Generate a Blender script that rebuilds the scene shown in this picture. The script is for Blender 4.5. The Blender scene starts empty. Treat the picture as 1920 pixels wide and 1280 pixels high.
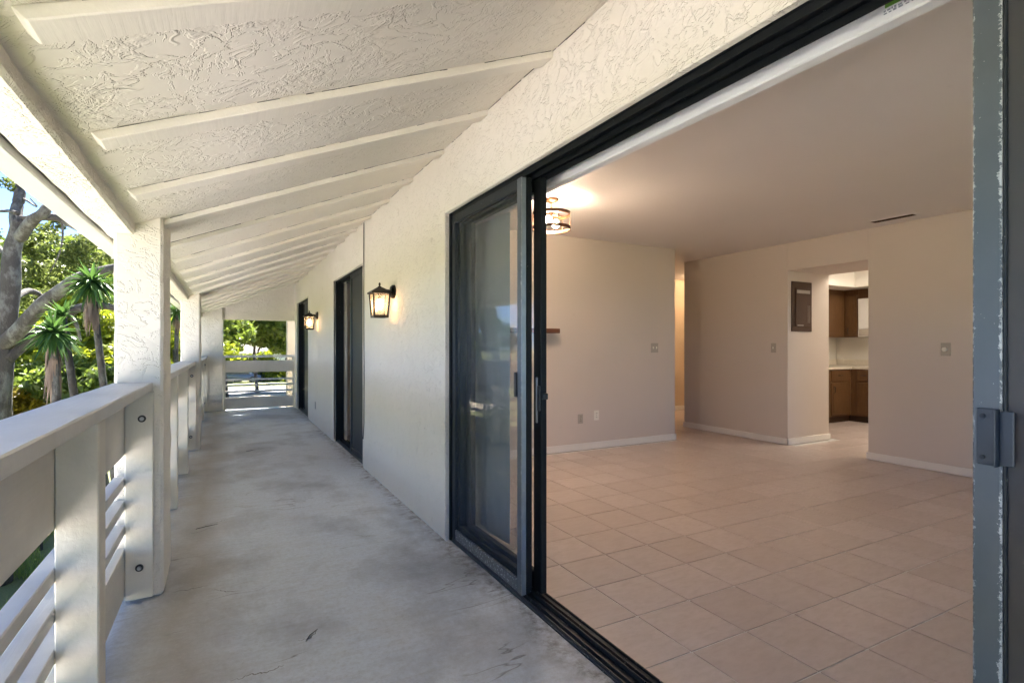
import bpy, bmesh, math, random
import numpy as np
from mathutils import Vector, Matrix, noise as mnoise
R = math.radians
S = bpy.context.scene
C = S.collection
random.seed(7)

# ------------------------------------------------------------------ camera, sky, sun, exposure
cam_d = bpy.data.cameras.new('camera'); cam = bpy.data.objects.new('camera', cam_d); C.objects.link(cam)
cam.location = (0, 0, 1.21); cam.rotation_euler = (R(90), 0, -math.atan(.5355))
cam_d.sensor_width = 36; cam_d.lens = 18.75; cam_d.shift_y = 9 / 1920
cam_d.clip_start = .05; cam_d.clip_end = 2000
S.camera = cam

SUN_EL, SUN_AZ = 58.0, 8.0            # azimuth measured from +Y towards +X
w = bpy.data.worlds.new('World'); S.world = w; w.use_nodes = True
nt = w.node_tree; bg = nt.nodes['Background']
sky = nt.nodes.new('ShaderNodeTexSky'); sky.sky_type = 'NISHITA'; sky.sun_disc = False
sky.sun_elevation = R(SUN_EL); sky.sun_rotation = R(SUN_AZ); sky.air_density = .32; sky.dust_density = .0; sky.ozone_density = 3.0
nt.links.new(sky.outputs[0], bg.inputs[0]); bg.inputs[1].default_value = .082
sd = bpy.data.lights.new('sun', 'SUN'); sd.energy = 5.0; sd.angle = R(.6); sd.color = (1, .965, .915)
sun = bpy.data.objects.new('sun', sd); C.objects.link(sun)
el, az = R(SUN_EL), R(SUN_AZ)
sdir = Vector((math.sin(az) * math.cos(el), math.cos(az) * math.cos(el), math.sin(el)))
sun.rotation_euler = sdir.to_track_quat('Z', 'Y').to_euler(); sun.location = (0, 20, 30)
S.view_settings.view_transform = 'Standard'; S.view_settings.look = 'None'
S.view_settings.exposure = 3.08; S.view_settings.gamma = 1
S.render.engine = 'CYCLES'
S.cycles.use_denoising = True; S.cycles.use_light_tree = False
S.cycles.use_adaptive_sampling = True; S.cycles.adaptive_threshold = .025
S.cycles.max_bounces = 8; S.cycles.diffuse_bounces = 5; S.cycles.glossy_bounces = 3
S.cycles.transmission_bounces = 8; S.cycles.transparent_max_bounces = 16
S.cycles.sample_clamp_indirect = 6.0; S.cycles.caustics_reflective = False; S.cycles.caustics_refractive = False

# ------------------------------------------------------------------ node helper
class NT:
    def __init__(s, name):
        s.m = bpy.data.materials.new(name); s.m.use_nodes = True
        s.t = s.m.node_tree; s.t.nodes.clear()
        s.out = s.t.nodes.new('ShaderNodeOutputMaterial')
    def n(s, typ, ins=None, **props):
        nd = s.t.nodes.new(typ)
        for k, v in props.items(): setattr(nd, k, v)
        for k, v in (ins or {}).items(): s.set(nd.inputs[k], v)
        return nd
    def set(s, sock, v):
        if isinstance(v, bpy.types.NodeSocket): s.t.links.new(v, sock)
        elif isinstance(v, (tuple, list)) and len(v) == 3 and sock.type == 'RGBA': sock.default_value = (*v, 1)
        else: sock.default_value = v
    def coord(s, scale=(1, 1, 1), kind='Object', loc=(0, 0, 0)):
        tc = s.n('ShaderNodeTexCoord')
        mp = s.n('ShaderNodeMapping', {'Vector': tc.outputs[kind], 'Scale': scale, 'Location': loc})
        return mp.outputs[0]
    def wpos(s, scale=(1, 1, 1)):
        g = s.n('ShaderNodeNewGeometry')
        return s.n('ShaderNodeMapping', {'Vector': g.outputs['Position'], 'Scale': scale}).outputs[0]
    def noise(s, vec, scale, detail=4, rough=.55, dist=0, out='Fac'):
        return s.n('ShaderNodeTexNoise', {'Vector': vec, 'Scale': scale, 'Detail': detail, 'Roughness': rough, 'Distortion': dist}).outputs[out]
    def ramp(s, fac, stops, interp='LINEAR'):
        nd = s.n('ShaderNodeValToRGB', {'Fac': fac}); cr = nd.color_ramp; cr.interpolation = interp
        while len(cr.elements) > 1: cr.elements.remove(cr.elements[-1])
        for i, (p, c) in enumerate(stops):
            e = cr.elements[0] if i == 0 else cr.elements.new(p)
            e.position = p
            e.color = (c, c, c, 1) if isinstance(c, (int, float)) else (*c, 1)
        return nd.outputs[0]
    def mix(s, fac, a, b, mode='MIX'):
        nd = s.n('ShaderNodeMix', data_type='RGBA', blend_type=mode)
        s.set(nd.inputs[0], fac); s.set(nd.inputs[6], a); s.set(nd.inputs[7], b)
        return nd.outputs[2]
    def math(s, op, a, b=0.0, c=0.0):
        nd = s.n('ShaderNodeMath', operation=op)
        s.set(nd.inputs[0], a); s.set(nd.inputs[1], b); s.set(nd.inputs[2], c)
        return nd.outputs[0]
    def bump(s, h, strength=.3, dist=.01, normal=None):
        ins = {'Height': h, 'Strength': strength, 'Distance': dist}
        if normal is not None: ins['Normal'] = normal
        return s.n('ShaderNodeBump', ins).outputs[0]
    def pbsdf(s, **k):
        p = s.n('ShaderNodeBsdfPrincipled')
        for a, v in k.items():
            s.set(p.inputs[a.replace('_', ' ')], v)
        return p
    def finish(s, shader):
        s.t.links.new(shader if isinstance(shader, bpy.types.NodeSocket) else shader.outputs[0], s.out.inputs[0]); return s.m

M = {}
def plain(name, col, rough=.5, metal=0., var=.06, scale=6., bump=0., bscale=60.):
    t = NT(name); v = t.wpos()
    n = t.noise(v, scale, 5)
    c = t.mix(n, tuple(max(0, x * (1 - var * 2)) for x in col), tuple(min(1, x * (1 + var * 2)) for x in col))
    p = t.pbsdf(Base_Color=c, Roughness=rough, Metallic=metal)
    if bump: t.set(p.inputs['Normal'], t.bump(t.noise(v, bscale, 3), bump, .004))
    M[name] = t.finish(p); return M[name]

def stucco(name, col, strength=.8, scale=1.0):
    t = NT(name); v = t.wpos()
    warp = t.n('ShaderNodeVectorMath', {0: v, 1: t.n('ShaderNodeVectorMath', {0: t.noise(v, 5 * scale, 2, out='Color'), 'Scale': .18}, operation='SCALE').outputs[0]}, operation='ADD').outputs[0]
    # long diagonal trowel strokes: stretched noise, cut hard so each stroke has a crisp lip
    def rot(sc, ang):
        m_ = t.n('ShaderNodeMapping', {'Vector': warp, 'Rotation': ang, 'Scale': sc}); return m_.outputs[0]
    a = t.noise(rot((1.0, 2.6, 2.6), (.5, .6, .75)), 6.2 * scale, 4, .62, .0)
    plate = t.ramp(a, [(.53, 0), (.56, 1)])
    a2 = t.noise(rot((2.4, 1.0, 1.6), (-.4, .5, .3)), 8.2 * scale, 4, .64, .0)
    plate2 = t.ramp(a2, [(.55, 0), (.58, 1)])
    # a few thin raised lips
    b = t.noise(rot((1.0, 2.2, 2.2), (.9, .4, .9)), 4.4 * scale, 2, .5, .0)
    rid = t.math('SUBTRACT', 1.0, t.math('MULTIPLY', t.math('ABSOLUTE', t.math('SUBTRACT', b, .5)), 60.0))
    rid = t.math('MAXIMUM', rid, 0.0)
    msk = t.ramp(t.noise(v, 5.0 * scale, 2, .6), [(.52, 0), (.60, 1)])
    rid = t.math('MULTIPLY', rid, msk)
    # small crumbly patches
    cr = t.math('MULTIPLY', t.ramp(t.noise(v, 40 * scale, 2, .7), [(.42, 0), (.62, 1)]), t.ramp(t.noise(v, 4.3 * scale, 3, .65), [(.52, 0), (.64, 1)]))
    h = t.math('ADD', t.math('ADD', t.math('ADD', t.math('MULTIPLY', plate, .30), t.math('MULTIPLY', plate2, .20)), t.math('MULTIPLY', rid, .22)), t.math('MULTIPLY', cr, .30))
    h = t.math('ADD', h, t.math('MULTIPLY', t.noise(v, 3.0, 1), .9))
    n1 = t.bump(h, strength, .012)
    n2 = n1
    dirt = t.ramp(t.noise(v, 1.7, 4, .65), [(.35, 0), (.75, 1)])
    c = t.mix(t.math('MULTIPLY', dirt, .30), col, tuple(x * f for x, f in zip(col, (.86, .83, .77))))
    cre = t.ramp(t.noise(warp, 9.0, 4, .7), [(.66, 0), (.70, 1)])
    c = t.mix(t.math('MULTIPLY', cre, .28), c, tuple(x * f for x, f in zip(col, (.55, .50, .42))))
    p = t.pbsdf(Base_Color=c, Roughness=.72, Normal=n2)
    t.set(p.inputs['Specular IOR Level'], .35)
    M[name] = t.finish(p); return M[name]

stucco('stucco', (.77, .715, .63), .74)
stucco('stucco_soffit', (.78, .725, .64), .82)

def painted_wood(name, col, rough=.45, grain=(2, 40, 40), wear=.35):
    t = NT(name); v = t.wpos(); g = t.wpos((1.0, .06, 1.0)); 
    gr = t.noise(g, 60, 4, .6, .3)
    st = t.ramp(t.noise(v, 3.1, 6, .7), [(.40, 0), (.72, 1)])
    c = t.mix(t.math('MULTIPLY', st, wear), col, tuple(x * f for x, f in zip(col, (.78, .76, .72))))
    chip = t.ramp(t.noise(v, 14, 6, .75, .8), [(.70, 0), (.73, 1)])
    c = t.mix(t.math('MULTIPLY', chip, .35), c, (.36, .34, .31))
    h = t.math('ADD', t.math('MULTIPLY', gr, .5), t.math('MULTIPLY', t.noise(v, 9, 3), .6))
    p = t.pbsdf(Base_Color=c, Roughness=rough, Normal=t.bump(h, .45, .005))
    M[name] = t.finish(p); return M[name]
painted_wood('rail_paint', (.75, .695, .595), .45, wear=.45)
painted_wood('rail_board', (.68, .64, .575), .5, wear=.6)
painted_wood('cap_paint', (.64, .625, .60), .5, wear=.6)
painted_wood('rafter_paint', (.77, .715, .625), .5, wear=.12)
painted_wood('fascia_paint', (.66, .65, .61), .4, wear=.1)

def concrete(name):
    t = NT(name); v = t.wpos()
    big = t.noise(v, .9, 6, .62, .4)
    fine = t.noise(v, 26, 5, .7)
    streak = t.noise(t.wpos((1.6, 9, 1)), 2.6, 7, .72, .25)
    c = t.mix(big, (.585, .635, .71), (.68, .72, .78))
    c = t.mix(t.ramp(streak, [(.46, 0), (.70, .5)]), c, (.50, .495, .50))
    # damp / dirt stains drawn across the walkway
    st = t.noise(t.wpos((1.25, 1.0, 1)), 1.15, 7, .64, .2)
    c = t.mix(t.ramp(st, [(.47, 0), (.66, .8)]), c, (.29, .305, .345))
    st2 = t.noise(t.wpos((1.5, 1.0, 1)), 1.4, 6, .65, .2)
    c = t.mix(t.ramp(st2, [(.54, 0), (.72, .4)]), c, (.46, .42, .385))
    # brown dirt mixed with painted warm bounce light along the railing side
    sep = t.n('ShaderNodeSeparateXYZ', {0: v})
    x = t.math('ADD', sep.outputs[0], t.math('MULTIPLY', t.math('SUBTRACT', t.noise(v, 2.5, 4), .5), .28))
    band = t.math('SUBTRACT', 1.0, t.math('MULTIPLY', t.math('ABSOLUTE', t.math('ADD', x, .17)), 4.2))
    band = t.math('MULTIPLY', t.math('MAXIMUM', band, 0.0), .75)
    c = t.mix(band, c, (.38, .33, .285))
    # grime where the walkway meets the sills
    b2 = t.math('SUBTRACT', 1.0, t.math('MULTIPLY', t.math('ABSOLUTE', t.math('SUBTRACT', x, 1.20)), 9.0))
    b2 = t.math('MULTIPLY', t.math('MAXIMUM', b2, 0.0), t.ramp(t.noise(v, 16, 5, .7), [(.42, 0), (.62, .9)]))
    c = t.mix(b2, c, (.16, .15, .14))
    # short cracks
    cn = t.noise(t.wpos((.45, 2.6, 1)), 1.05, 4, .6, .2)
    crk = t.math('SUBTRACT', 1.0, t.math('MULTIPLY', t.math('ABSOLUTE', t.math('SUBTRACT', cn, .5)), 190.0))
    crk = t.math('MULTIPLY', t.math('MAXIMUM', crk, 0.0), t.ramp(t.noise(v, 1.3, 2), [(.54, 0), (.62, 1)]))
    c = t.mix(t.math('MULTIPLY', crk, .75), c, (.12, .11, .10))
    gr = t.noise(v, 42, 6, .85)
    c = t.mix(t.ramp(gr, [(.38, .38), (.54, 0)]), c, (.36, .35, .345))
    c = t.mix(t.ramp(gr, [(.56, 0), (.74, .5)]), c, (.70, .70, .70))
    sp = t.ramp(t.noise(v, 95, 3, .8), [(.62, 0), (.72, 1)])
    c = t.mix(t.math('MULTIPLY', sp, .30), c, (.22, .21, .20))
    sp2 = t.ramp(t.noise(v, 120, 2, .7), [(.62, 0), (.74, 1)])
    c = t.mix(t.math('MULTIPLY', sp2, .3), c, (.74, .73, .72))
    h = t.math('ADD', t.math('MULTIPLY', streak, .6), t.math('ADD', t.math('MULTIPLY', fine, .3), t.math('MULTIPLY', crk, -1.2)))
    p = t.pbsdf(Base_Color=c, Roughness=.75, Normal=t.bump(h, .35, .006))
    M[name] = t.finish(p)
concrete('concrete')

def dark_metal(name, base, speck=.5, edge=0., rough=.38, ox=.055, spec=.5):
    t = NT(name); v = t.wpos()
    n = t.noise(v, 7, 5, .65)
    c = t.mix(n, tuple(x * .8 for x in base), tuple(x * 1.35 for x in base))
    oxm = t.ramp(t.noise(t.wpos((1, 1, .35)), 9, 6, .72), [(.56, 0), (.75, .5)])
    c = t.mix(oxm, c, tuple(.6 * x + ox for x in base))
    sp = t.ramp(t.noise(v, 75, 3, .75), [(.72 - .08 * speck, 0), (.74 - .08 * speck, 1)])
    if edge:
        g = t.coord(kind='Generated'); s = t.n('ShaderNodeSeparateXYZ', {0: g})
        d = t.math('ABSOLUTE', t.math('SUBTRACT', s.outputs[1], .5))       # 0 middle .. .5 edge
        e = t.math('MULTIPLY', t.math('SUBTRACT', d, .5 - edge), 1 / edge)
        e = t.math('ADD', e, t.math('MULTIPLY', t.math('SUBTRACT', t.noise(v, 95, 5, .8), .53), 4.2))
        e = t.math('ADD', e, t.math('MULTIPLY', t.math('SUBTRACT', t.noise(t.wpos((0, 0, 1)), 5.5, 4, .7), .52), 2.6))
        e = t.ramp(e, [(.62, 0), (.80, 1)])
        sp = t.math('MAXIMUM', sp, e)
    c = t.mix(t.math('MULTIPLY', sp, .8), c, (.50, .52, .53))
    p = t.pbsdf(Base_Color=c, Roughness=t.math('ADD', rough, t.math('MULTIPLY', n, .2)), Metallic=0.0,
                Normal=t.bump(t.math('ADD', t.math('MULTIPLY', sp, .8), t.noise(v, 30, 3)), .2, .002))
    t.set(p.inputs['Specular IOR Level'], spec)
    M[name] = t.finish(p)
dark_metal('bronze_frame', (.008, .0095, .011), .0, rough=.45, ox=.006, spec=.22)
dark_metal('track_metal', (.022, .026, .03), .7, rough=.32)
dark_metal('screen_frame', (.075, .09, .105), .25, edge=.18, rough=.35)
dark_metal('screen_frame_worn', (.085, .095, .105), 1.6, rough=.4, ox=.12)
dark_metal('screen_frame_dark', (.018, .022, .026), .2, rough=.4, ox=.02, spec=.3)
dark_metal('handle_paint', (.018, .027, .042), .0, rough=.3, ox=.01)
plain('alu', (.24, .265, .285), .4, .6, .12, 20)
plain('steel', (.5, .5, .5), .3, .9, .1, 30)
plain('black_plastic', (.012, .012, .013), .4)
plain('bolt_dark', (.06, .055, .05), .5, .4)

def glass(name, tint=(.80, .86, .86), ior=1.5, dirt=.05):
    t = NT(name)
    fc = t.n('ShaderNodeLayerWeight', {'Blend': .5}).outputs['Facing']      # 1 - |cos|, the same from both sides of the sheet
    fr = t.math('MINIMUM', t.math('ADD', .075, t.math('MULTIPLY', t.math('POWER', fc, 5.0), 1.3)), 1.0)
    tr = t.n('ShaderNodeBsdfTransparent', {'Color': tint}); gl = t.n('ShaderNodeBsdfGlossy', {'Color': (1, 1, 1), 'Roughness': .012})
    a = t.n('ShaderNodeMixShader', {0: fr, 1: tr.outputs[0], 2: gl.outputs[0]})
    v = t.wpos(); d = t.n('ShaderNodeBsdfDiffuse', {'Color': (.5, .52, .52)})
    b = t.n('ShaderNodeMixShader', {0: t.math('MULTIPLY', t.ramp(t.noise(v, 3, 6, .7), [(.3, .3), (.8, 1)]), dirt), 1: a.outputs[0], 2: d.outputs[0]})
    M[name] = t.finish(b)
glass('glass', (.955, .97, .97), 1.5, .02)
def mesh_screen(name, col, cover):
    t = NT(name)
    tr = t.n('ShaderNodeBsdfTransparent', {'Color': (1, 1, 1)}); d = t.pbsdf(Base_Color=col, Roughness=.5)
    n = t.noise(t.wpos(), 2.2, 5, .6)
    b = t.n('ShaderNodeMixShader', {0: t.math('ADD', cover, t.math('MULTIPLY', t.math('SUBTRACT', n, .5), .15)), 1: tr.outputs[0], 2: d.outputs[0]})
    M[name] = t.finish(b)
mesh_screen('screen_mesh', (.04, .05, .06), .40)
mesh_screen('screen_mesh_dense', (.020, .025, .030), .90)

def tile_mat():
    t = NT('tile'); v = t.wpos()
    oi = t.n('ShaderNodeObjectInfo')
    n = t.noise(t.wpos((1, 1, 1)), 5, 6, .66, .3)
    st = t.noise(t.wpos((1.0, 2.6, 1)), 12, 6, .74, .3)
    c = t.mix(n, (.60, .505, .475), (.71, .625, .60))
    c = t.mix(t.ramp(st, [(.42, 0), (.78, .6)]), c, (.46, .37, .33))
    c = t.mix(t.math('MULTIPLY', oi.outputs['Random'], .45), c, (.47, .38, .34))
    p = t.pbsdf(Base_Color=c, Roughness=t.math('ADD', .27, t.math('MULTIPLY', st, .10)), Normal=t.bump(t.math('ADD', n, t.math('MULTIPLY', st, .5)), .10, .003))
    M['tile'] = t.finish(p)
tile_mat()
plain('grout', (.80, .76, .73), .85, 0, .18, 20)
def wallpaint(name, col):
    t = NT(name); v = t.wpos()
    n = t.noise(v, .9, 4)
    c = t.mix(n, tuple(x * .95 for x in col), tuple(x * 1.04 for x in col))
    sm = t.ramp(t.noise(v, 7.3, 4, .6), [(.70, 0), (.78, .35)])
    c = t.mix(sm, c, tuple(x * .8 for x in col))
    p = t.pbsdf(Base_Color=c, Roughness=.6, Normal=t.bump(t.noise(v, 45, 3, .6), .22, .004))
    M[name] = t.finish(p)
wallpaint('wall_paint', (.645, .57, .515))
wallpaint('ceiling_paint', (.78, .735, .72))
wallpaint('hall_paint', (.62, .50, .36))
wallpaint('white_wall', (.76, .73, .67))
plain('white_trim', (.80, .77, .73), .4, 0, .02)
plain('blind_pvc', (.66, .70, .72), .45, 0, .04, 3)
plain('valance_white', (.80, .81, .82), .35, 0, .02)
plain('sticker_green', (.18, .42, .06), .5)
plain('print_grey', (.30, .33, .36), .5)
plain('plate_beige', (.43, .385, .33), .45, 0, .02)
plain('plate_white', (.80, .77, .70), .4, 0, .02)
plain('socket_dark', (.06, .05, .045), .5)
plain('panel_brown', (.085, .044, .026), .75, 0, .1, 5)
plain('panel_label', (.36, .31, .27), .4)
def wood(name, a, b, sc=(18, 18, 1.6)):
    t = NT(name); v = t.wpos(sc)
    n = t.noise(v, 3.0, 6, .65, 1.5)
    c = t.mix(t.ramp(n, [(.3, 0), (.7, 1)]), a, b)
    p = t.pbsdf(Base_Color=c, Roughness=.42, Normal=t.bump(n, .12, .002)); M[name] = t.finish(p)
wood('oak', (.10, .048, .019), (.165, .085, .035))
wood('oak_dark', (.05, .026, .012), (.08, .04, .018))
wood('shelf_wood', (.10, .035, .016), (.16, .062, .03), (1.5, 18, 18))
plain('counter', (.70, .64, .54), .3, 0, .04, 20)
plain('appliance_white', (.78, .77, .75), .3, 0, .02)
plain('lantern_metal', (.030, .022, .016), .45, .6, .2, 40, .15, 120)
plain('fixture_bronze', (.10, .045, .02), .38, .75, .15, 30)

def emit(name, col, s):
    t = NT(name); M[name] = t.finish(t.n('ShaderNodeEmission', {'Color': col, 'Strength': s}))
emit('bulb_lantern', (1, .66, .36), 11.0)
emit('bulb_fixture', (1, .77, .55), 84.0)
emit('kitchen_tube', (1, .88, .72), 8.0)
emit('hall_bulb', (1, .70, .42), 34.0)
def seeded():
    t = NT('seeded_glass'); v = t.wpos()
    nb = t.bump(t.noise(v, 110, 2, .6), .5, .004)
    tr = t.n('ShaderNodeBsdfTransparent', {'Color': (.88, .76, .64)}); gl = t.n('ShaderNodeBsdfGlossy', {'Roughness': .08, 'Normal': nb})
    tl = t.n('ShaderNodeBsdfTranslucent', {'Color': (.95, .86, .76), 'Normal': nb})
    a = t.n('ShaderNodeMixShader', {0: .16, 1: tr.outputs[0], 2: tl.outputs[0]})
    b = t.n('ShaderNodeMixShader', {0: .06, 1: a.outputs[0], 2: gl.outputs[0]})
    M['seeded_glass'] = t.finish(b)
seeded()

def leaf(name, a, b, trans=.45, rough=.45):
    t = NT(name); v = t.wpos()
    g = t.n('ShaderNodeNewGeometry')
    n = t.math('ADD', t.math('MULTIPLY', t.noise(v, .9, 3), .6), t.math('MULTIPLY', g.outputs['Random Per Island'], .55))
    c = t.mix(t.ramp(n, [(.25, 0), (.85, 1)]), a, b)
    p = t.pbsdf(Base_Color=c, Roughness=rough); t.set(p.inputs['Specular IOR Level'], .3)
    tl = t.n('ShaderNodeBsdfTranslucent', {'Color': t.mix(.5, c, tuple(min(1, x * 1.7) for x in b))})
    M[name] = t.finish(t.n('ShaderNodeMixShader', {0: trans, 1: p.outputs[0], 2: tl.outputs[0]}))
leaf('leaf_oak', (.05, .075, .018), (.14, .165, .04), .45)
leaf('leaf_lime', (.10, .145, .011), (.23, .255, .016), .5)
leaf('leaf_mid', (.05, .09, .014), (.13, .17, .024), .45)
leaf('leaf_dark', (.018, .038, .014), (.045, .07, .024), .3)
leaf('leaf_yucca', (.03, .08, .018), (.08, .15, .03), .25, .35)
leaf('leaf_dead', (.17, .115, .085), (.32, .23, .17), .25, .7)
leaf('leaf_croton', (.16, .12, .01), (.26, .20, .015), .35)
leaf('grass_blade', (.10, .17, .025), (.26, .30, .06), .4)
def bark():
    t = NT('bark'); v = t.wpos((1, 1, .45))
    n = t.noise(v, 13, 7, .7, .6); l = t.noise(t.wpos((1, 1, .6)), 5.0, 6, .7)
    c = t.mix(n, (.030, .024, .019), (.085, .072, .062)); c = t.mix(t.ramp(l, [(.48, 0), (.62, .85)]), c, (.155, .15, .13))
    M['bark'] = t.finish(t.pbsdf(Base_Color=c, Roughness=.9, Normal=t.bump(n, .8, .03)))
bark()
def groundmat(name, a, b, c3, sc=1.5):
    t = NT(name); v = t.wpos()
    n = t.noise(v, sc, 7, .68); f = t.noise(v, 30, 4, .7)
    c = t.mix(n, a, b); c = t.mix(t.ramp(f, [(.45, 0), (.7, .7)]), c, c3)
    M[name] = t.finish(t.pbsdf(Base_Color=c, Roughness=.95, Normal=t.bump(t.math('ADD', n, f), .5, .03)))
groundmat('lawn', (.09, .13, .03), (.19, .20, .06), (.24, .19, .11))
groundmat('sand_paving', (.46, .38, .27), (.54, .45, .33), (.5, .43, .33), .4)
groundmat('pale_concrete', (.53, .51, .495), (.61, .59, .575), (.56, .54, .525), .4)
groundmat('asphalt', (.19, .19, .185), (.24, .235, .23), (.17, .17, .17), .5)
plain('garden_wall', (.50, .40, .22), .8, 0, .08, 2, .2, 40)
plain('house_white', (.78, .77, .75), .7, 0, .03)
plain('house_roof', (.20, .17, .15), .8, 0, .15, 8)
plain('window_dark', (.03, .04, .05), .1)
plain('car_white', (.75, .76, .78), .25, 0, .01)
plain('car_blue', (.10, .13, .20), .25, 0, .01)
plain('tyre', (.02, .02, .02), .8)
plain('roofing', (.16, .13, .11), .85, 0, .1, 8)
plain('crack_grey', (.21, .205, .20), .9)
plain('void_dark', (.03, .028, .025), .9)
plain('tan_paint', (.62, .50, .40), .75, 0, .04, 4, .3, 30)

# ------------------------------------------------------------------ mesh + object helpers
W = {}                                             # world position of each thing's origin
class MB:
    def __init__(s): s.bm = bmesh.new()
    def box(s, lo, hi, bev=.002, seg=1):
        lo = Vector(lo); hi = Vector(hi)
        r = bmesh.ops.create_cube(s.bm, size=1.0)
        vs = r['verts']; c = (lo + hi) / 2; d = hi - lo
        for v in vs: v.co = Vector((v.co.x * d.x, v.co.y * d.y, v.co.z * d.z)) + c
        if bev and min(d) > bev * 2.2:
            es = list({e for v in vs for e in v.link_edges})
            bmesh.ops.bevel(s.bm, geom=es, offset=bev, segments=seg, affect='EDGES', profile=.5)
        return s
    def prism(s, pts, lo, hi, axis='y'):
        """polygon pts in the two other axes, extruded along axis"""
        def P(a, b, c):
            return {'y': (a, c, b), 'x': (c, a, b), 'z': (a, b, c)}[axis]
        v0 = [s.bm.verts.new(P(a, b, lo)) for a, b in pts]; v1 = [s.bm.verts.new(P(a, b, hi)) for a, b in pts]
        n = len(pts)
        for i in range(n): s.bm.faces.new((v0[i], v0[(i + 1) % n], v1[(i + 1) % n], v1[i]))
        s.bm.faces.new(v0[::-1]); s.bm.faces.new(v1)
        return s
    def cyl(s, c, r, h, axis='z', seg=20, r2=None):
        m = {'z': Matrix(), 'x': Matrix.Rotation(R(90), 4, 'Y'), 'y': Matrix.Rotation(R(90), 4, 'X')}[axis]
        bmesh.ops.create_cone(s.bm, cap_ends=True, segments=seg, radius1=r, radius2=r if r2 is None else r2, depth=h, matrix=Matrix.Translation(c) @ m)
        return s
    def lathe(s, c, prof, seg=24):
        rings = []
        for r, z in prof:
            rings.append([s.bm.verts.new((c[0] + r * math.cos(2 * math.pi * i / seg), c[1] + r * math.sin(2 * math.pi * i / seg), c[2] + z)) for i in range(seg)])
        for a, b in zip(rings, rings[1:]):
            for i in range(seg): s.bm.faces.new((a[i], a[(i + 1) % seg], b[(i + 1) % seg], b[i]))
        s.bm.faces.new(rings[0][::-1]); s.bm.faces.new(rings[-1])
        return s
    def tube(s, pts, rad, seg=8, caps=True):
        pts = [Vector(p) for p in pts]; n = len(pts)
        rad = rad if isinstance(rad, (list, tuple)) else [rad] * n
        rings = []; up = Vector((0, 0, 1))
        for i, p in enumerate(pts):
            d = (pts[min(i + 1, n - 1)] - pts[max(i - 1, 0)]).normalized()
            ref = Vector((1, 0, 0)) if abs(d.z) > .9 else up
            a = d.cross(ref).normalized(); b = d.cross(a)
            rings.append([s.bm.verts.new(p + (a * math.cos(2 * math.pi * k / seg) + b * math.sin(2 * math.pi * k / seg)) * rad[i]) for k in range(seg)])
        for r0, r1 in zip(rings, rings[1:]):
            for k in range(seg): s.bm.faces.new((r0[k], r0[(k + 1) % seg], r1[(k + 1) % seg], r1[k]))
        if caps: s.bm.faces.new(rings[0][::-1]); s.bm.faces.new(rings[-1])
        return s
    def poly(s, pts): s.bm.faces.new([s.bm.verts.new(p) for p in pts]); return s
    def sphere(s, c, r, seg=16, sz=1.0):
        bmesh.ops.create_uvsphere(s.bm, u_segments=seg, v_segments=seg // 2 + 2, radius=r, matrix=Matrix.Translation(c) @ Matrix.Diagonal((1, 1, sz, 1)))
        return s
    def mesh(s, name, off=Vector((0, 0, 0)), smooth=False):
        bmesh.ops.recalc_face_normals(s.bm, faces=s.bm.faces)
        if off.length: bmesh.ops.translate(s.bm, verts=s.bm.verts, vec=-off)
        me = bpy.data.meshes.new(name); s.bm.to_mesh(me); s.bm.free()
        if smooth:
            for p in me.polygons: p.use_smooth = True
        return me

def tag(o, label=None, cat=None, group=None, kind=None):
    if label: o['label'] = label
    if cat: o['category'] = cat
    if group: o['group'] = group
    if kind: o['kind'] = kind
    return o
def thing(name, label, cat, loc=(0, 0, 0), group=None):
    o = bpy.data.objects.new(name, None); C.objects.link(o); o.location = loc; o.empty_display_size = .2
    W[o.name] = Vector(loc)
    return tag(o, label, cat, group)
def obj(name, mb, mat, parent=None, smooth=False, kind=None, base=None):
    """one mesh object; shapes are given in world metres"""
    off = W[parent.name] if parent else Vector(base or (0, 0, 0))
    me = mb if isinstance(mb, bpy.types.Mesh) else mb.mesh(name, off, smooth)
    o = bpy.data.objects.new(name, me); C.objects.link(o)
    if not me.materials: me.materials.append(M[mat])
    if parent: o.parent = parent
    else: o.location = off
    W[o.name] = off
    if kind: o['kind'] = kind
    return o
def bx(lo, hi, bev=.002): return MB().box(lo, hi, bev)
def copy_tree(o, parent=None):
    c = o.copy(); C.objects.link(c); c.parent = parent
    W[c.name] = W[o.name]
    for ch in [x for x in o.children]: copy_tree(ch, c)
    return c
def roughen(o, lvl=.004, cut=.12, sc=6.0, seed=0):
    """cut long edges and push the vertices in and out: hand-floated plaster"""
    bm = bmesh.new(); bm.from_mesh(o.data)
    for _ in range(7):
        es = [e for e in bm.edges if e.calc_length() > cut]
        if not es: break
        bmesh.ops.subdivide_edges(bm, edges=es, cuts=1, use_grid_fill=True)
    bm.normal_update()
    wp = W[o.name]
    for v in bm.verts:
        p = v.co + wp
        v.co += v.normal * lvl * mnoise.noise(p * sc + Vector((seed, 0, 0)))
    bm.to_mesh(o.data); bm.free()

# ================================================================== LARGE STRUCTURE
GZ = -2.8                                           # garden level under the balcony
WX = 1.205                                          # outer face of the stucco wall
def soff(x): return 1.81 + .41 * (x + .345)         # underside of the sloped porch ceiling

ground = obj('ground', MB().poly([(-400, -300, GZ), (400, -300, GZ), (400, 600, GZ), (-400, 600, GZ)]), 'lawn', kind='structure')
obj('driveway', MB().poly([(-14, 30, GZ + .012), (30, 30, GZ + .012), (30, 49.5, GZ + .012), (-14, 49.5, GZ + .012)]), 'sand_paving', kind='structure')
obj('road', MB().poly([(-120, 50, GZ + .02), (120, 50, GZ + .02), (120, 57, GZ + .02), (-120, 57, GZ + .02)]), 'asphalt', kind='structure')

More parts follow.
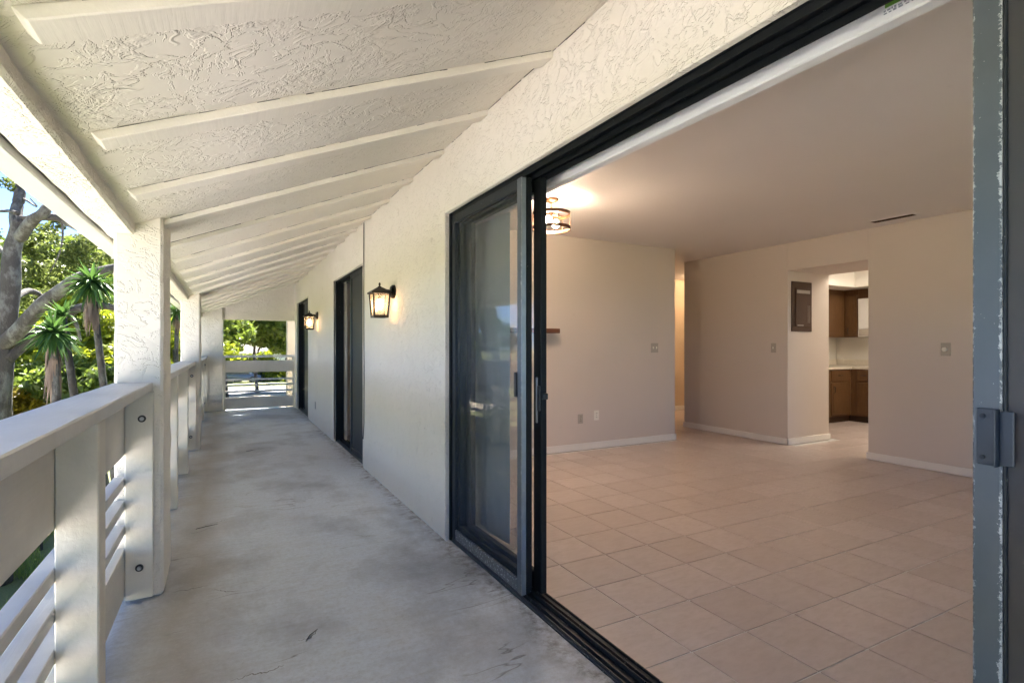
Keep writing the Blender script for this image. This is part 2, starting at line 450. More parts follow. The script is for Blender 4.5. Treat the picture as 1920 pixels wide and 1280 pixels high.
obj('bounce_paving', MB().poly([(-16, -45, GZ + .012), (-2.6, -45, GZ + .012), (-2.6, 8.0, GZ + .012), (-16, 8.0, GZ + .012)]), 'pale_concrete', kind='structure')  # unseen pale paving added to bounce sunlight up under the porch
bf = obj('balcony_floor', MB().box((-.52, -3, -.22), (1.24, 11.52, 0), .006), 'concrete', kind='structure')

# ---- exterior wall of the apartment, with three door openings
D1 = (-1.25, 3.125); D2 = (5.40, 7.05); D3 = (9.45, 11.0); DH = 2.035
wall = thing('exterior_wall', 'long cream trowelled stucco wall with three sliding door openings along the balcony', 'wall', (WX, 4, 0))
tag(wall, kind='thing')
top = 2.75
def wpiece(y0, y1, z0, z1):
    o = obj('stucco_panel', MB().box((WX, y0, z0), (WX + .165, y1, z1), 0), 'stucco', wall); return o
wpiece(-3, D1[0], 0, DH); wpiece(D1[1], D2[0], 0, DH); wpiece(D2[1], D3[0], 0, DH); wpiece(D3[1], 11.4, 0, DH)
obj('stucco_panel', MB().box((WX, -3, DH), (WX + .0205, 11.4, top), 0), 'stucco', wall)
obj('lintel_core', MB().box((WX + .0208, -3, DH + .031), (WX + .1648, 11.4, top), 0), 'stucco', wall)
for a_, b_ in ((-3, D1[0]), (D1[1], D2[0]), (D2[1], D3[0]), (D3[1], 11.4)): obj('lintel_core', MB().box((WX + .0208, a_, DH + .0003), (WX + .1645, b_, DH + .0307), 0), 'stucco', wall)
# plaster bead round each opening, a little proud of the wall
for y0, y1 in (D1, D2, D3):
    b = MB()
    b.box((WX - .006, y1, .02), (WX + .02, y1 + .022, DH + .022), .004)
    b.box((WX - .006, y0 - .022, .02), (WX + .02, y0, DH + .022), .004)
    b.box((WX - .006, y0, DH), (WX + .02, y1, DH + .022), .004)
    obj('casing_bead', b, 'stucco', wall)
obj('floor_slab', MB().box((1.245, -3, -.25), (10.2, 11.4, -.035), 0), 'grout', wall)

# ---- porch roof
roof = thing('porch_roof', 'sloped cream stucco porch ceiling with exposed rafters and heavy edge beam', 'roof', (-.4, 4, 1.75))
obj('roof_deck', MB().prism([(-.62, soff(-.62) + .075), (1.40, soff(1.40) + .075), (1.40, soff(1.40) + .22), (-.62, soff(-.62) + .22)], -3, 11.6), 'roofing', roof)
RY = [1.255 + .632 * k for k in range(-6, 16)]
RW, RDROP = .09, .028
def soffit_panel(y0, y1, seed):
    """stucco panel between two rafters; the far edge is ragged so a broken crack shows beside the next rafter"""
    rng = random.Random(seed); m = MB(); n = 48; xs = [-.392 + (WX + .012 + .392) * i / n for i in range(n + 1)]
    rows = []
    e = .003; 
    for x in xs:
        if rng.random() < .35: e = rng.choice((-.002, -.001, .003, .005, .007, .0045))
        z = soff(x)
        a = m.bm.verts.new((x, y0 + .0, z)); b = m.bm.verts.new((x, y1 - e, z))
        a2 = m.bm.verts.new((x, y0 + .0, z + .07)); b2 = m.bm.verts.new((x, y1 - e, z + .07))
        rows.append((a, b, a2, b2))
    for p, q in zip(rows, rows[1:]):
        m.bm.faces.new((p[0], q[0], q[1], p[1])); m.bm.faces.new((p[1], q[1], q[3], p[3])); m.bm.faces.new((p[2], p[3], q[3], q[2])); m.bm.faces.new((p[0], p[2], q[2], q[0]))
    m.bm.faces.new(rows[0]); m.bm.faces.new(rows[-1])
    return m
for k, (a, b) in enumerate(zip(RY, RY[1:])):
    if b > 11.4: b = 11.4
    if a > 11.3: break
    obj('soffit_panel', soffit_panel(a + RW - .004, b, k), 'stucco_soffit', roof)
for y in RY:
    if y < 11.2: obj('soffit_filler', MB().prism([(-.392, soff(-.392) + .001), (-.325, soff(-.325) + .001), (-.325, soff(-.325) + .07), (-.392, soff(-.392) + .07)], y - .01, y + RW + .002), 'stucco_soffit', roof)
raf = None
for y in RY:
    if y > 11.25: continue
    if raf is None:
        x0, x1 = -.335, WX + .008
        def rz(x, d): return soff(x) - d
        m = MB().prism([(x0 - .012, rz(x0, -.072)), (x0 - .004, rz(x0 - .004, 0)), (x0 + .018, rz(x0 + .018, RDROP)), (x1, rz(x1, RDROP)), (x1, rz(x1, -.072))], y, y + RW)
        bmesh.ops.bevel(m.bm, geom=list(m.bm.edges), offset=.003, segments=1, affect='EDGES')
        raf = obj('rafter', m, 'rafter_paint', roof); y_first = y
    else:
        o = raf.copy(); C.objects.link(o); o.location = (0, y - y_first, 0)
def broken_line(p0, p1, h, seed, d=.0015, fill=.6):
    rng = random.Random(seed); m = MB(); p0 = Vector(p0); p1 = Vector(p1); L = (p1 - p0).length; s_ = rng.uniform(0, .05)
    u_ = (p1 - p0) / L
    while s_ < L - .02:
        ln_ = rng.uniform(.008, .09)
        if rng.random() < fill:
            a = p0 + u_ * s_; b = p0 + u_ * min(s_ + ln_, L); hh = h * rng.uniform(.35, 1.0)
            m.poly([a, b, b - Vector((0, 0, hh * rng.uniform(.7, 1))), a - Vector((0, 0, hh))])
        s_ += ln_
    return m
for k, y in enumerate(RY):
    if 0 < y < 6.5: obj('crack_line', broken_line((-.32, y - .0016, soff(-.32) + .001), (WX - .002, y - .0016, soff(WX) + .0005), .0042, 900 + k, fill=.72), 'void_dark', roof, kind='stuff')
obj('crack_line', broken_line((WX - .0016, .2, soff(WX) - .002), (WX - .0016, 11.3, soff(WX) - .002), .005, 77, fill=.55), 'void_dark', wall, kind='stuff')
beam = obj('edge_beam', MB().box((-.51, -3, 1.745), (-.385, 11.42, 1.99), .010), 'stucco_soffit', roof)
roughen(beam, .007, .14, 9, 3)
obj('fascia', MB().box((-.605, -3, 1.737), (-.522, 11.6, 1.93), .004), 'fascia_paint', roof)
obj('beam_gap_filler', MB().box((-.523, -3, 1.762), (-.509, 11.5, 1.93), 0), 'void_dark', roof)

# ---- columns
def column(y0, y1, x0, x1, z0, label, mat='stucco', zt=None):
    o = obj('stucco_column', MB().box((x0, y0, z0), (x1, y1, zt or soff((x0 + x1) / 2) + .05), .012), mat, base=((x0 + x1) / 2, (y0 + y1) / 2, z0))
    tag(o, label, 'column', 'stucco columns along the balcony edge', 'thing')
    roughen(o, .006, .09, 8, y0)
    return o
column(3.10, 3.50, -.468, -.272, 0, 'nearest thick cream stucco column, standing between the first two railing sections')
column(7.22, 7.62, -.468, -.272, 0, 'middle cream stucco column, halfway along the balcony railing')
column(11.36, 11.76, -.468, -.055, 0, 'wide cream stucco corner column at the far end of the balcony', zt=1.98)
column(12.9, 13.1, 1.20, 1.44, GZ, 'tan sunlit pillar standing just beyond the far end railing', 'tan_paint', 2.6)

# ---- gable wall above the far end
ew = obj('end_wall', MB().prism([(-.055, 1.715), (WX, 1.715), (WX, soff(WX) + .03), (-.055, soff(-.055) + .03)], 11.42, 11.56), 'stucco')
tag(ew, 'cream stucco wedge wall above the opening at the far end of the balcony', 'wall', kind='thing')

# ---- interior shell
IX = 1.37                                           # inner face of exterior wall
CZ = 2.47
obj('ceiling', MB().box((IX, -3, CZ), (6.07, 11.4, CZ + .08), 0), 'ceiling_paint', kind='structure')
obj('ceiling_hall', MB().box((6.07, 4.3, CZ), (10.2, 11.4, CZ + .08), 0), 'ceiling_paint', kind='structure')
obj('building_roof', MB().box((1.40, -3.2, 2.83), (10.6, 11.5, 2.98), 0), 'roofing', kind='structure')
def iwall(name, lo, hi, mat, label, base=None):
    o = obj(name, MB().box(lo, hi, .003), mat, base=((lo[0] + hi[0]) / 2, (lo[1] + hi[1]) / 2, lo[2]))
    tag(o, label, 'wall', kind='thing')
    for b in base or []:
        x0, y0, x1, y1 = b
        m = MB(); m.box((x0, y0, .004), (x1, y1, .082), .004)
        obj('baseboard', m, 'white_trim', o)
    return o
wa = iwall('interior_wall', (IX, 5.10, -.03), (5.13, 5.24, CZ), 'wall_paint', 'plain beige dining wall with a white baseboard and two low outlets', [(IX, 5.086, 5.13, 5.1), (5.13, 5.086, 5.144, 5.24)])
wb = iwall('interior_wall', (6.06, 4.165, -.03), (6.90, 5.84, CZ), 'wall_paint', 'beige wall block carrying the brown panel beside the kitchen passage', [(6.046, 4.151, 6.06, 5.854), (6.046, 4.151, 6.914, 4.165), (6.06, 5.84, 6.9, 5.854)])
wc = iwall('interior_wall', (6.06, -3, -.03), (6.22, 3.235, CZ), 'wall_paint', 'beige back wall with a round dimmer, to the right of the kitchen passage', [(6.046, -3, 6.06, 3.249)])
hd = iwall('passage_header', (6.06, 3.235, 2.135), (6.90, 4.165, CZ), 'wall_paint', 'beige dropped soffit over the passage into the kitchen')
iwall('hall_wall', (5.0, 7.45, -.03), (10.2, 7.56, CZ), 'hall_paint', 'warm lit hallway wall glimpsed past the dining wall', [(5.03, 7.436, 10.1, 7.4495)])
hs = iwall('hall_side_wall', (4.9, 5.24, -.03), (5.02, 6.25, CZ), 'hall_paint', 'hallway side wall with a doorway opened to let hall light into the bedroom, hidden behind the dining wall')  # unseen doorway left open so hall lamp light reaches the bedroom
obj('wall_panel', MB().box((4.9, 6.25, 2.05), (5.02, 7.45, CZ), .002), 'hall_paint', hs)
iwall('bedroom_wall', (IX, 7.37, -.03), (5.0, 7.4495, CZ), 'white_wall', 'pale bedroom wall with white baseboard seen through the second door', [(IX, 7.352, 5.0, 7.37)])
iwall('rear_wall', (10.1, -3, -.03), (10.2, 11.4, CZ), 'wall_paint', 'rear outer wall of the apartment behind the kitchen')
iwall('end_party_wall', (IX, 11.3, -.03), (10.2, 11.4, CZ), 'white_wall', 'party wall closing the last room behind the far dark door')
sw_ = thing('living_side_wall', 'side wall of the living room with an added wide window for fill daylight, beyond the right screen door', 'wall', (3.7, -3.05, 0)); tag(sw_, kind='thing')
for lo, hi in (((IX, -3.1, -.03), (2.0, -3, CZ)), ((5.6, -3.1, -.03), (6.06, -3, CZ)), ((2.0, -3.1, -.03), (5.6, -3, .25)), ((2.0, -3.1, 2.1), (5.6, -3, CZ))): obj('wall_panel', MB().box(lo, hi, .002), 'wall_paint', sw_)
wf = obj('fill_window_frame', MB().box((3.77, -3.07, .25), (3.83, -3.03, 2.1), .003), 'bronze_frame', sw_)  # out-of-view window added to bring fill daylight into the room
for a, b in ((2.0, 3.77), (3.83, 5.6)): obj('glass_pane', MB().poly([(a, -3.05, .25), (b, -3.05, .25), (b, -3.05, 2.1), (a, -3.05, 2.1)]), 'glass', wf)
# kitchen shell
iwall('kitchen_wall', (6.90, 5.58, -.03), (10.1, 5.70, 2.62), 'white_wall', 'kitchen wall behind the corner cabinets, facing the passage')
iwall('kitchen_side_wall', (9.46, 1.5, -.03), (9.56, 5.58, 2.62), 'white_wall', 'kitchen wall carrying the white microwave')
iwall('kitchen_near_wall', (6.22, 1.4, -.03), (9.56, 1.5, 2.62), 'white_wall', 'kitchen wall out of sight behind the living room')
# kitchen ceiling: dropped soffit ring round a bright recess
kc = MB()
kc.box((6.22, 4.90, 2.145), (9.46, 5.58, 2.62), .003); kc.box((8.80, 1.5, 2.146), (9.46, 4.90, 2.62), .003)
kc.box((6.22, 1.5, 2.147), (6.95, 4.90, 2.62), .003)
obj('kitchen_soffit', kc, 'white_wall', kind='structure')
obj('ceiling_kitchen', MB().box((6.22, 1.5, 2.62), (10.1, 5.7, 2.70), 0), 'white_wall', kind='structure')

# ---- tiled floor
TS = .3182; TX0 = 1.6276; TY0 = 2.4845; GAP = .006
floor = obj('tile_floor', MB().box((IX, -3, -.035), (10.1, 11.3, -.0045), 0), 'grout', kind='structure')
def solid(x, y):                                   # tile centre lies inside a wall or cabinet block
    if y > 5.10 and x < 5.0 and not (y > 5.24 and x < 4.9): return True
    if 6.06 < x < 6.9 and 4.165 < y < 5.84: return True
    if 6.06 < x < 6.22 and y < 3.235: return True
    return False
tm = {}
def tile_mesh(w_, h_):
    k = (round(w_, 4), round(h_, 4))
    if k not in tm:
        m = MB().box((-w_ / 2, -h_ / 2, -.006), (w_ / 2, h_ / 2, 0), .0022)
        me = m.mesh('tile'); me.materials.append(M['tile']); tm[k] = me
    return tm[k]
rest = MB(); cand = []
fwd = Vector((math.sin(math.atan(.5355)), math.cos(math.atan(.5355)))); rgt = Vector((fwd.y, -fwd.x))
for i in range(-1, 27):
    for j in range(-18, 28):
        x0, x1 = TX0 + i * TS, TX0 + (i + 1) * TS; y0, y1 = TY0 + j * TS, TY0 + (j + 1) * TS
        x0 = max(x0, IX + .002 - GAP / 2); 
        if x1 <= x0 + .02 or x0 > 9.4 or y0 > 11 or y0 < -3: continue
        cx, cy = (x0 + x1) / 2, (y0 + y1) / 2
        if cy > 7.45 and cx > 4.9: continue
        if solid(cx, cy): continue
        x1_, y1_ = x1, y1
        d = cx * fwd.x + cy * fwd.y; u = (cx * rgt.x + cy * rgt.y) / max(d, .1)
        vis = d > .5 and .03 < u < .90
        if cx < 6.06 and cy > 5.3: vis = cx > 5.0 and u < .34 and u > .25
        if cx > 6.06: vis = (.57 < u < .68 and cy < 5.0 and cx < 8.9)
        cand.append((vis, d, x0, x1_, y0, y1_))
nt_ = 0
for vis, d, x0, x1, y0, y1 in sorted(cand, key=lambda a: (not a[0], a[1])):
    w_, h_ = x1 - x0 - GAP, y1 - y0 - GAP
    c = ((x0 + x1) / 2, (y0 + y1) / 2, random.uniform(-.0006, .0006))
    if vis and nt_ < 296:
        o = bpy.data.objects.new('tile', tile_mesh(w_, h_)); C.objects.link(o); o.parent = floor; o.location = c; nt_ += 1
        o.rotation_euler = (random.uniform(-.0012, .0012), random.uniform(-.0012, .0012), random.uniform(-.0015, .0015))
    else:
        rest.box((c[0] - w_ / 2, c[1] - h_ / 2, -.006), (c[0] + w_ / 2, c[1] + h_ / 2, 0), 0)
obj('distant_tiles', rest, 'tile', floor, kind='stuff')

# ================================================================== RAILINGS
def railing(y0, y1, posts, ends, label):
    t = thing('balcony_railing', label, 'railing', (-.42, (y0 + y1) / 2, 0), 'railing sections along the balcony')
    cap = obj('cap_rail', MB().box((-.475, y0, .995), (-.314, y1, 1.036), .004), 'cap_paint', t); roughen(cap, .0012, .10, 14, y0)
    b1 = obj('upper_board', MB().box((-.456, y0 + .002, .700), (-.421, y1 - .002, .986), .003), 'rail_board', t)
    obj('lower_board', MB().box((-.456, y0 + .002, .036), (-.421, y1 - .002, .258), .003), 'rail_board', t)
    for z in (.572, .462, .346): obj('slat', MB().box((-.468, y0 + .002, z - .02), (-.421, y1 - .002, z + .022), .003), 'cap_paint', t)
    for y in posts: obj('post', MB().box((-.4205, y, .006), (-.321, y + .098, .9945), .004), 'rail_paint', t)
    for y, yb in ends:
        p = obj('end_post', MB().box((-.4203, y, .018), (-.308, y + .045, .9945), .004), 'rail_paint', t)
        for x, z in ((-.352, .868), (-.362, .166)):
            f = y if yb < 0 else y + .045
            m = MB().cyl((x, f + yb * .003, z), .0165, .006, 'y', 18); obj('washer', m, 'bolt_dark', p)
            m = MB().cyl((x, f + yb * .008, z), .009, .008, 'y', 12); obj('bolt', m, 'steel', p)
    return t
railing(-1.6, 3.095, [.68, 1.90, -.55], [(3.05, -1)], 'nearest slatted cream wooden railing section in front of the first column')
railing(3.505, 7.215, [4.66, 5.89], [(3.506, 1), (7.17, -1)], 'second slatted cream railing section, between the two nearer columns')
railing(7.625, 11.355, [8.80, 10.02], [(7.626, 1), (11.31, -1)], 'farthest side section of the slatted railing, running up to the corner column')
def end_railing():
    t = thing('balcony_railing', 'short slatted railing closing the far end of the balcony beside the dark door', 'railing', (.57, 11.45, 0), 'railing sections along the balcony')
    y0, y1 = 11.43, 11.468
    obj('cap_rail', MB().box((-.05, 11.40, .995), (1.20, 11.52, 1.036), .004), 'cap_paint', t)
    obj('upper_board', MB().box((-.015, y0, .715), (1.165, y1, .935), .003), 'rail_board', t)
    obj('lower_board', MB().box((-.015, y0, .030), (1.165, y1, .240), .003), 'rail_board', t)
    for z in (.572, .462, .346): obj('slat', MB().box((-.015, y0 - .001, z - .018), (1.165, y1 + .008, z + .018), .003), 'cap_paint', t)
    obj('post', MB().box((-.052, 11.40, .004), (-.015, 11.50, .9945), .003), 'rail_paint', t)
    obj('post', MB().box((1.165, 11.41, .004), (1.2035, 11.50, .9945), .003), 'rail_paint', t)
end_railing()

# ================================================================== SLIDING DOORS
def glass_panel(t, y0, y1, x, z0, z1, sw=.052, near_only=False):
    """framed glass leaf in the plane X=x"""
    p = obj('door_panel', MB().box((x - .016, y0, z0), (x + .016, y0 + sw, z1), .003), 'bronze_frame', t)
    obj('stile', MB().box((x - .016, y1 - sw, z0), (x + .016, y1, z1), .003), 'bronze_frame', p)
    obj('top_rail', MB().box((x - .015, y0 + sw, z1 - .055), (x + .015, y1 - sw, z1), .003), 'bronze_frame', p)
    obj('bottom_rail', MB().box((x - .015, y0 + sw, z0), (x + .015, y1 - sw, z0 + .085), .003), 'bronze_frame', p)
    obj('glass_pane', MB().poly([(x, y0 + sw - .004, z0 + .08), (x, y1 - sw + .004, z0 + .08), (x, y1 - sw + .004, z1 - .05), (x, y0 + sw - .004, z1 - .05)]), 'glass', p)
    return p
def door_frame(y0, y1, label, jx=None):
    jx = jx or IX - .001
    t = thing('sliding_door', label, 'sliding door', (1.30, (y0 + y1) / 2, 0), 'sliding doors opening on the balcony')
    h = MB(); h.box((1.2255, y0, DH + .002), (IX, y1, DH + .030), .002)
    for x in (1.244, 1.306, 1.364): h.box((x - .003, y0, DH - .022), (x + .003, y1, DH + .004), 0)
    obj('head_track', h, 'bronze_frame', t)
    for a, b in ((y0, y0 + .022), (y1 - .022, y1)):
        obj('jamb', MB().box((1.2255, a + .0015, .004), (jx, b - .0015, DH + .001), .002), 'bronze_frame', t)
    s = MB(); s.box((1.236, y0, -.03), (IX - .001, y1, .007), .002)
    for x, z in ((1.2415, .022), (1.262, .026), (1.303, .030), (1.327, .026), (1.3655, .018)): s.box((x - .0022, y0 + .022, .006), (x + .0022, y1 - .022, z), 0)
    obj('sill_track', s, 'track_metal', t)
    return t
d1 = door_frame(*D1, 'large open sliding glass door with black frame leading into the beige tiled room')
glass_panel(d1, 2.222, 3.10, 1.284, .022, DH - .012)
p = glass_panel(d1, 2.186, 3.09, 1.345, .022, DH - .012, .072)
lk = MB(); lk.box((1.318, 2.189, .90), (1.3285, 2.206, 1.02), .002); lk.box((1.330, 2.171, .955), (1.36, 2.1875, .985), .003)
obj('latch', lk, 'black_plastic', p)
lk = MB().box((1.3195, 2.213, .84), (1.3285, 2.223, 1.06), .002); obj('strike_plate', lk, 'alu', p)
glass_panel(d1, -1.22, -.05, 1.345, .022, DH - .012)
d2 = door_frame(*D2, 'half open dark sliding door between the two wall lanterns', 1.325)
glass_panel(d2, 5.44, 6.22, 1.345, .022, DH - .012)
glass_panel(d2, 5.46, 6.20, 1.284, .022, DH - .012)
d3 = door_frame(*D3, 'closed dark sliding door next to the far end railing')
glass_panel(d3, 9.48, 10.28, 1.284, .022, DH - .012); glass_panel(d3, 10.22, 10.97, 1.345, .022, DH - .012)
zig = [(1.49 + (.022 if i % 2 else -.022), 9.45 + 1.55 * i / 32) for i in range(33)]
cur = MB().prism(zig + [(x_ + .004, y_) for x_, y_ in zig[::-1]], .03, 2.0, 'z'); co = obj('dark_room_sheet', cur, 'void_dark', base=(1.49, 10.2, 0))  # dark sheet: the shade of the unlit room put into its colour
tag(co, 'dark pleated sheet standing in for the unlit room behind the closed far door', 'dark_room_sheet')

def screen(y0, y1, x, label, frame, mesh='screen_mesh', sw=.045, handle=None, lit=False):
    t = thing('screen_door', label, 'screen door', (x, (y0 + y1) / 2, .02), 'sliding insect screens')
    z0, z1 = .024, DH - .018
    obj('stile', MB().box((x - .011, y0, z0), (x + .011, y0 + sw, z1), .003), frame, t)
    obj('stile', MB().box((x - .011, y1 - sw, z0), (x + .011, y1, z1), .003), 'screen_frame_dark' if y1 > 1 else frame, t)
    obj('top_rail', MB().box((x - .010, y0 + sw, z1 - .05), (x + .010, y1 - sw, z1), .003), 'screen_frame_dark', t)
    obj('bottom_rail', MB().box((x - .010, y0 + sw, z0), (x + .010, y1 - sw, z0 + .06), .003), 'screen_frame_worn' if frame == 'screen_frame' else frame, t)
    for a in (y0 + sw, y1 - sw - .005): obj('spline_bead', MB().box((x - .006, a, z0 + .06), (x + .006, a + .005, z1 - .05), .001), 'screen_frame_dark', t)
    obj('insect_mesh', MB().poly([(x, y0 + sw, z0 + .06), (x, y1 - sw, z0 + .06), (x, y1 - sw, z1 - .05), (x, y0 + sw, z1 - .05)]), mesh, t)
    return t
sc1 = screen(2.216, 3.10, 1.2485, 'grey framed insect screen parked over the closed left part of the open door', 'screen_frame')
obj('edge_channel', MB().box((1.2365, 2.2105, .026), (1.2605, 2.2165, DH - .02), .001), 'alu', sc1)
obj('handle', MB().box((1.226, 2.255, .965), (1.238, 2.275, 1.085), .003), 'black_plastic', sc1)
sc2 = screen(-.62, .476, 1.2475, 'corroded dark screen door at the right edge of the picture, with a blue-black pull handle', 'screen_frame', 'screen_mesh_dense', .043)
hp = obj('handle_plate', MB().box((1.2325, .436, .992), (1.2365, .468, 1.096), .0015), 'handle_paint', sc2)
obj('pull_lip', MB().box((1.213, .4335, .992), (1.2365, .4358, 1.096), .001), 'handle_paint', hp)
obj('pull_face', MB().box((1.2285, .413, .9945), (1.2335, .4334, 1.0935), .0015), 'handle_paint', hp)
for z in (1.006, 1.082): obj('screw', MB().cyl((1.2315, .4585, z), .0042, .003, 'x', 12), 'screen_frame_dark', hp)
sc3 = screen(5.425, 6.17, 1.2485, 'dark insect screen covering the near half of the second door', 'screen_frame_dark', 'screen_mesh_dense', .03)
obj('edge_channel', MB().box((1.236, 6.1715, .026), (1.262, 6.178, DH - .02), .001), 'alu', sc3)
screen(9.48, 10.3, 1.2485, 'dark insect screen on the closed far door', 'screen_frame_dark', 'screen_mesh_dense', .03)

# ================================================================== WALL LANTERNS
def lantern(loc):
    x, y, z = loc                                  # centre of the glass body
    t = thing('wall_lantern', 'x', 'lantern', (WX, y, z), 'lit wall lanterns')
    bp = MB().cyl((WX - .009, y, z + .100), .055, .018, 'x', 28); bp.cyl((WX - .023, y, z + .100), .045, .012, 'x', 28, .035)
    obj('back_plate', bp, 'lantern_metal', t)
    obj('arm', MB().tube([(WX - .025, y, z + .100), (WX - .05, y, z + .108), (x + .05, y, z + .108), (x + .02, y, z + .102)], .009, 10), 'lantern_metal', t, True)
    tw, bw, h0, h1 = .066, .053, -.102, .085       # half widths, taper to the bottom
    def P(sx, sy, k, zz): return (x + sx * k, y + sy * k, z + zz)
    rf = MB(); rb = .080
    v = [P(sx, sy, rb, h1 + .006) for sx, sy in ((-1, -1), (1, -1), (1, 1), (-1, 1))]; v2 = [P(sx, sy, .020, h1 + .044) for sx, sy in ((-1, -1), (1, -1), (1, 1), (-1, 1))]
    vb = [P(sx, sy, rb, h1 - .008) for sx, sy in ((-1, -1), (1, -1), (1, 1), (-1, 1))]
    for i in range(4):
        j = (i + 1) % 4; rf.poly([v[i], v[j], v2[j], v2[i]]); rf.poly([vb[i], vb[j], v[j], v[i]])
    rf.poly(v2); rf.poly(vb)
    ro = obj('lantern_roof', rf, 'lantern_metal', t)
    fn = MB().lathe((x, y, z + h1 + .042), [(.019, 0), (.016, .008), (.006, .013), (.006, .018), (.009, .026), (.007, .036), (.002, .042)], 14)
    obj('finial', fn, 'lantern_metal', ro, True)
    for sx, sy in ((-1, -1), (1, -1), (1, 1), (-1, 1)):
        obj('corner_bar', MB().tube([P(sx, sy, bw, h0), P(sx, sy, tw, h1)], .0065, 4), 'lantern_metal', t)
    br = MB(); k = bw + .006
    for a, b in (((-k, -k), (k, -k + .018)), ((-k, k - .018), (k, k)), ((-k, -k + .018), (-k + .018, k - .018)), ((k - .018, -k + .018), (k, k - .018))):
        br.box((x + a[0], y + a[1], z + h0 - .012), (x + b[0], y + b[1], z + h0 + .008), .002)
    obj('bottom_rim', br, 'lantern_metal', t)
    for i, (a, b) in enumerate((((-1, -1), (1, -1)), ((1, -1), (1, 1)), ((1, 1), (-1, 1)), ((-1, 1), (-1, -1)))):
        obj('glass_pane', MB().poly([P(*a, bw - .002, h0 + .006), P(*b, bw - .002, h0 + .006), P(*b, tw - .002, h1 - .006), P(*a, tw - .002, h1 - .006)]), 'seeded_glass', t)
    obj('lamp_holder', MB().cyl((x, y, z + .06), .014, .05, 'z', 14), 'lantern_metal', t)
    obj('bulb', MB().lathe((x, y, z), [(.004, -.050), (.017, -.040), (.024, -.018), (.021, .008), (.012, .036)], 16), 'bulb_lantern', t, True)
    return t
l1 = lantern((1.085, 4.28, 1.553)); l1['label'] = 'nearer black wall lantern with lit bulb, between the open door and the second door'
l2 = copy_tree(l1); l2.location = (WX, 8.40, 1.570); l2['label'] = 'farther black wall lantern with lit bulb, between the second door and the far door'

# small things on the exterior wall
cb = MB().tube([(1.197, 5.335, 2.43), (1.196, 5.335, 1.6), (1.198, 5.332, .9), (1.197, 5.335, .45), (1.19, 5.325, .34), (1.183, 5.31, .30)], .0045, 6)
tag(obj('cable', cb, 'bolt_dark', base=(1.197, 5.335, .3)), 'thin cable hanging down the stucco beside the second door', 'cable')
om = MB().box((1.198, 8.60, .25), (1.206, 8.67, .36), .003)
tag(obj('outlet_cover', om, 'plate_beige', base=(1.2, 8.63, .25)), 'small outlet cover low on the stucco wall before the far door', 'outlet')

# ================================================================== ROOM CONTENTS
# vertical blinds: head rail and the slats drawn together at the left
bl = thing('vertical_blind', 'white vertical blind with head rail, its slats drawn together behind the closed glass', 'blind', (1.48, 2.9, 0))
obj('head_rail', MB().box((1.452, -1.2, 2.018), (1.50, 3.52, 2.083), .004), 'valance_white', bl)
lab = MB()
lab.box((1.4508, .700, 2.053), (1.4525, .735, 2.063), 0); obj('green_print', lab, 'sticker_green', bl)
lab = MB(); rr = random.Random(3)
for row, zz in enumerate((2.044, 2.038)):
    yy = .738
    while yy > .60:
        wv = rr.uniform(.003, .010); lab.box((1.4508, yy - wv, zz + (.735 - yy) * .0), (1.4525, yy, zz + rr.uniform(.002, .005)), 0); yy -= wv + rr.uniform(.002, .006)
obj('grey_print', lab, 'print_grey', bl)
sl = MB().box((-.0008, -.0445, .0), (.0008, .0445, 1.97), 0); slm = sl.mesh('slat'); slm.materials.append(M['blind_pvc'])
for i in range(15):
    yb = 2.84 + .042 * i
    o = bpy.data.objects.new('slat', slm); C.objects.link(o); o.parent = bl; W[o.name] = W[bl.name]
    o.location = Vector((1.478 + .002 * (i % 2), yb, .035)) - W[bl.name]; o.rotation_euler = (0, 0, R(8 + 62 * min(1, i / 10.)))
obj('reveal', MB().box((IX + .001, -1.2, 2.066), (1.45, 3.52, CZ), .002), 'wall_paint', bl)

sh = obj('wall_shelf', MB().box((2.62, 4.93, 1.355), (3.245, 5.0855, 1.405), .006), 'shelf_wood', base=(2.93, 5.08, 1.355))
tag(sh, 'dark wooden wall shelf jutting out from behind the door frame', 'shelf')

def plate(name, face, a0, a1, z0, z1, mat, label, cat, kind):
    """cover plate on a wall face: face = ('y', 5.1) or ('x', 6.06)"""
    ax, v = face; d = .006
    def B(p0, p1, q0, q1, h0, h1, bev=.0015):
        if ax == 'y': return bx((p0, v - h1, q0), (p1, v - h0, q1), bev)
        return bx((v - h1, p0, q0), (v - h0, p1, q1), bev)
    loc = ((a0 + a1) / 2, v, z0) if ax == 'y' else (v, (a0 + a1) / 2, z0)
    t = thing(name, label, cat, loc)
    obj('cover_plate', B(a0, a1, z0, z1, 0, d), mat, t)
    c = (a0 + a1) / 2; m = (z0 + z1) / 2; w_ = a1 - a0
    if kind == 'outlet':
        for dz in (-.024, .024):
            f = obj('socket', B(c - .016, c + .016, m + dz - .014, m + dz + .014, d - .001, d + .002), mat, t)
            for dx in (-.006, .006): obj('slot', B(c + dx - .0015, c + dx + .0015, m + dz - .004, m + dz + .008, d + .001, d + .003, 0), 'socket_dark', f)
        obj('screw', B(c - .003, c + .003, m - .003, m + .003, d, d + .002, 0), 'socket_dark', t)
    elif kind == 'switch':
        n = 2 if w_ > .1 else 1
        for k in range(n):
            cc = c + (k - (n - 1) / 2) * w_ / 2.2
            obj('toggle', B(cc - .006, cc + .006, m - .012, m + .014, d - .001, d + .012), 'plate_white', t)
    elif kind == 'dimmer':
        cy = MB().cyl((v - .016, c + .004, m), .02, .022, 'x', 20); obj('knob', cy, 'plate_white', t)
    return t
plate('light_switch', ('y', 5.1), 4.715, 4.835, 1.13, 1.25, 'plate_beige', 'double beige switch plate near the end of the dining wall', 'switch', 'switch')
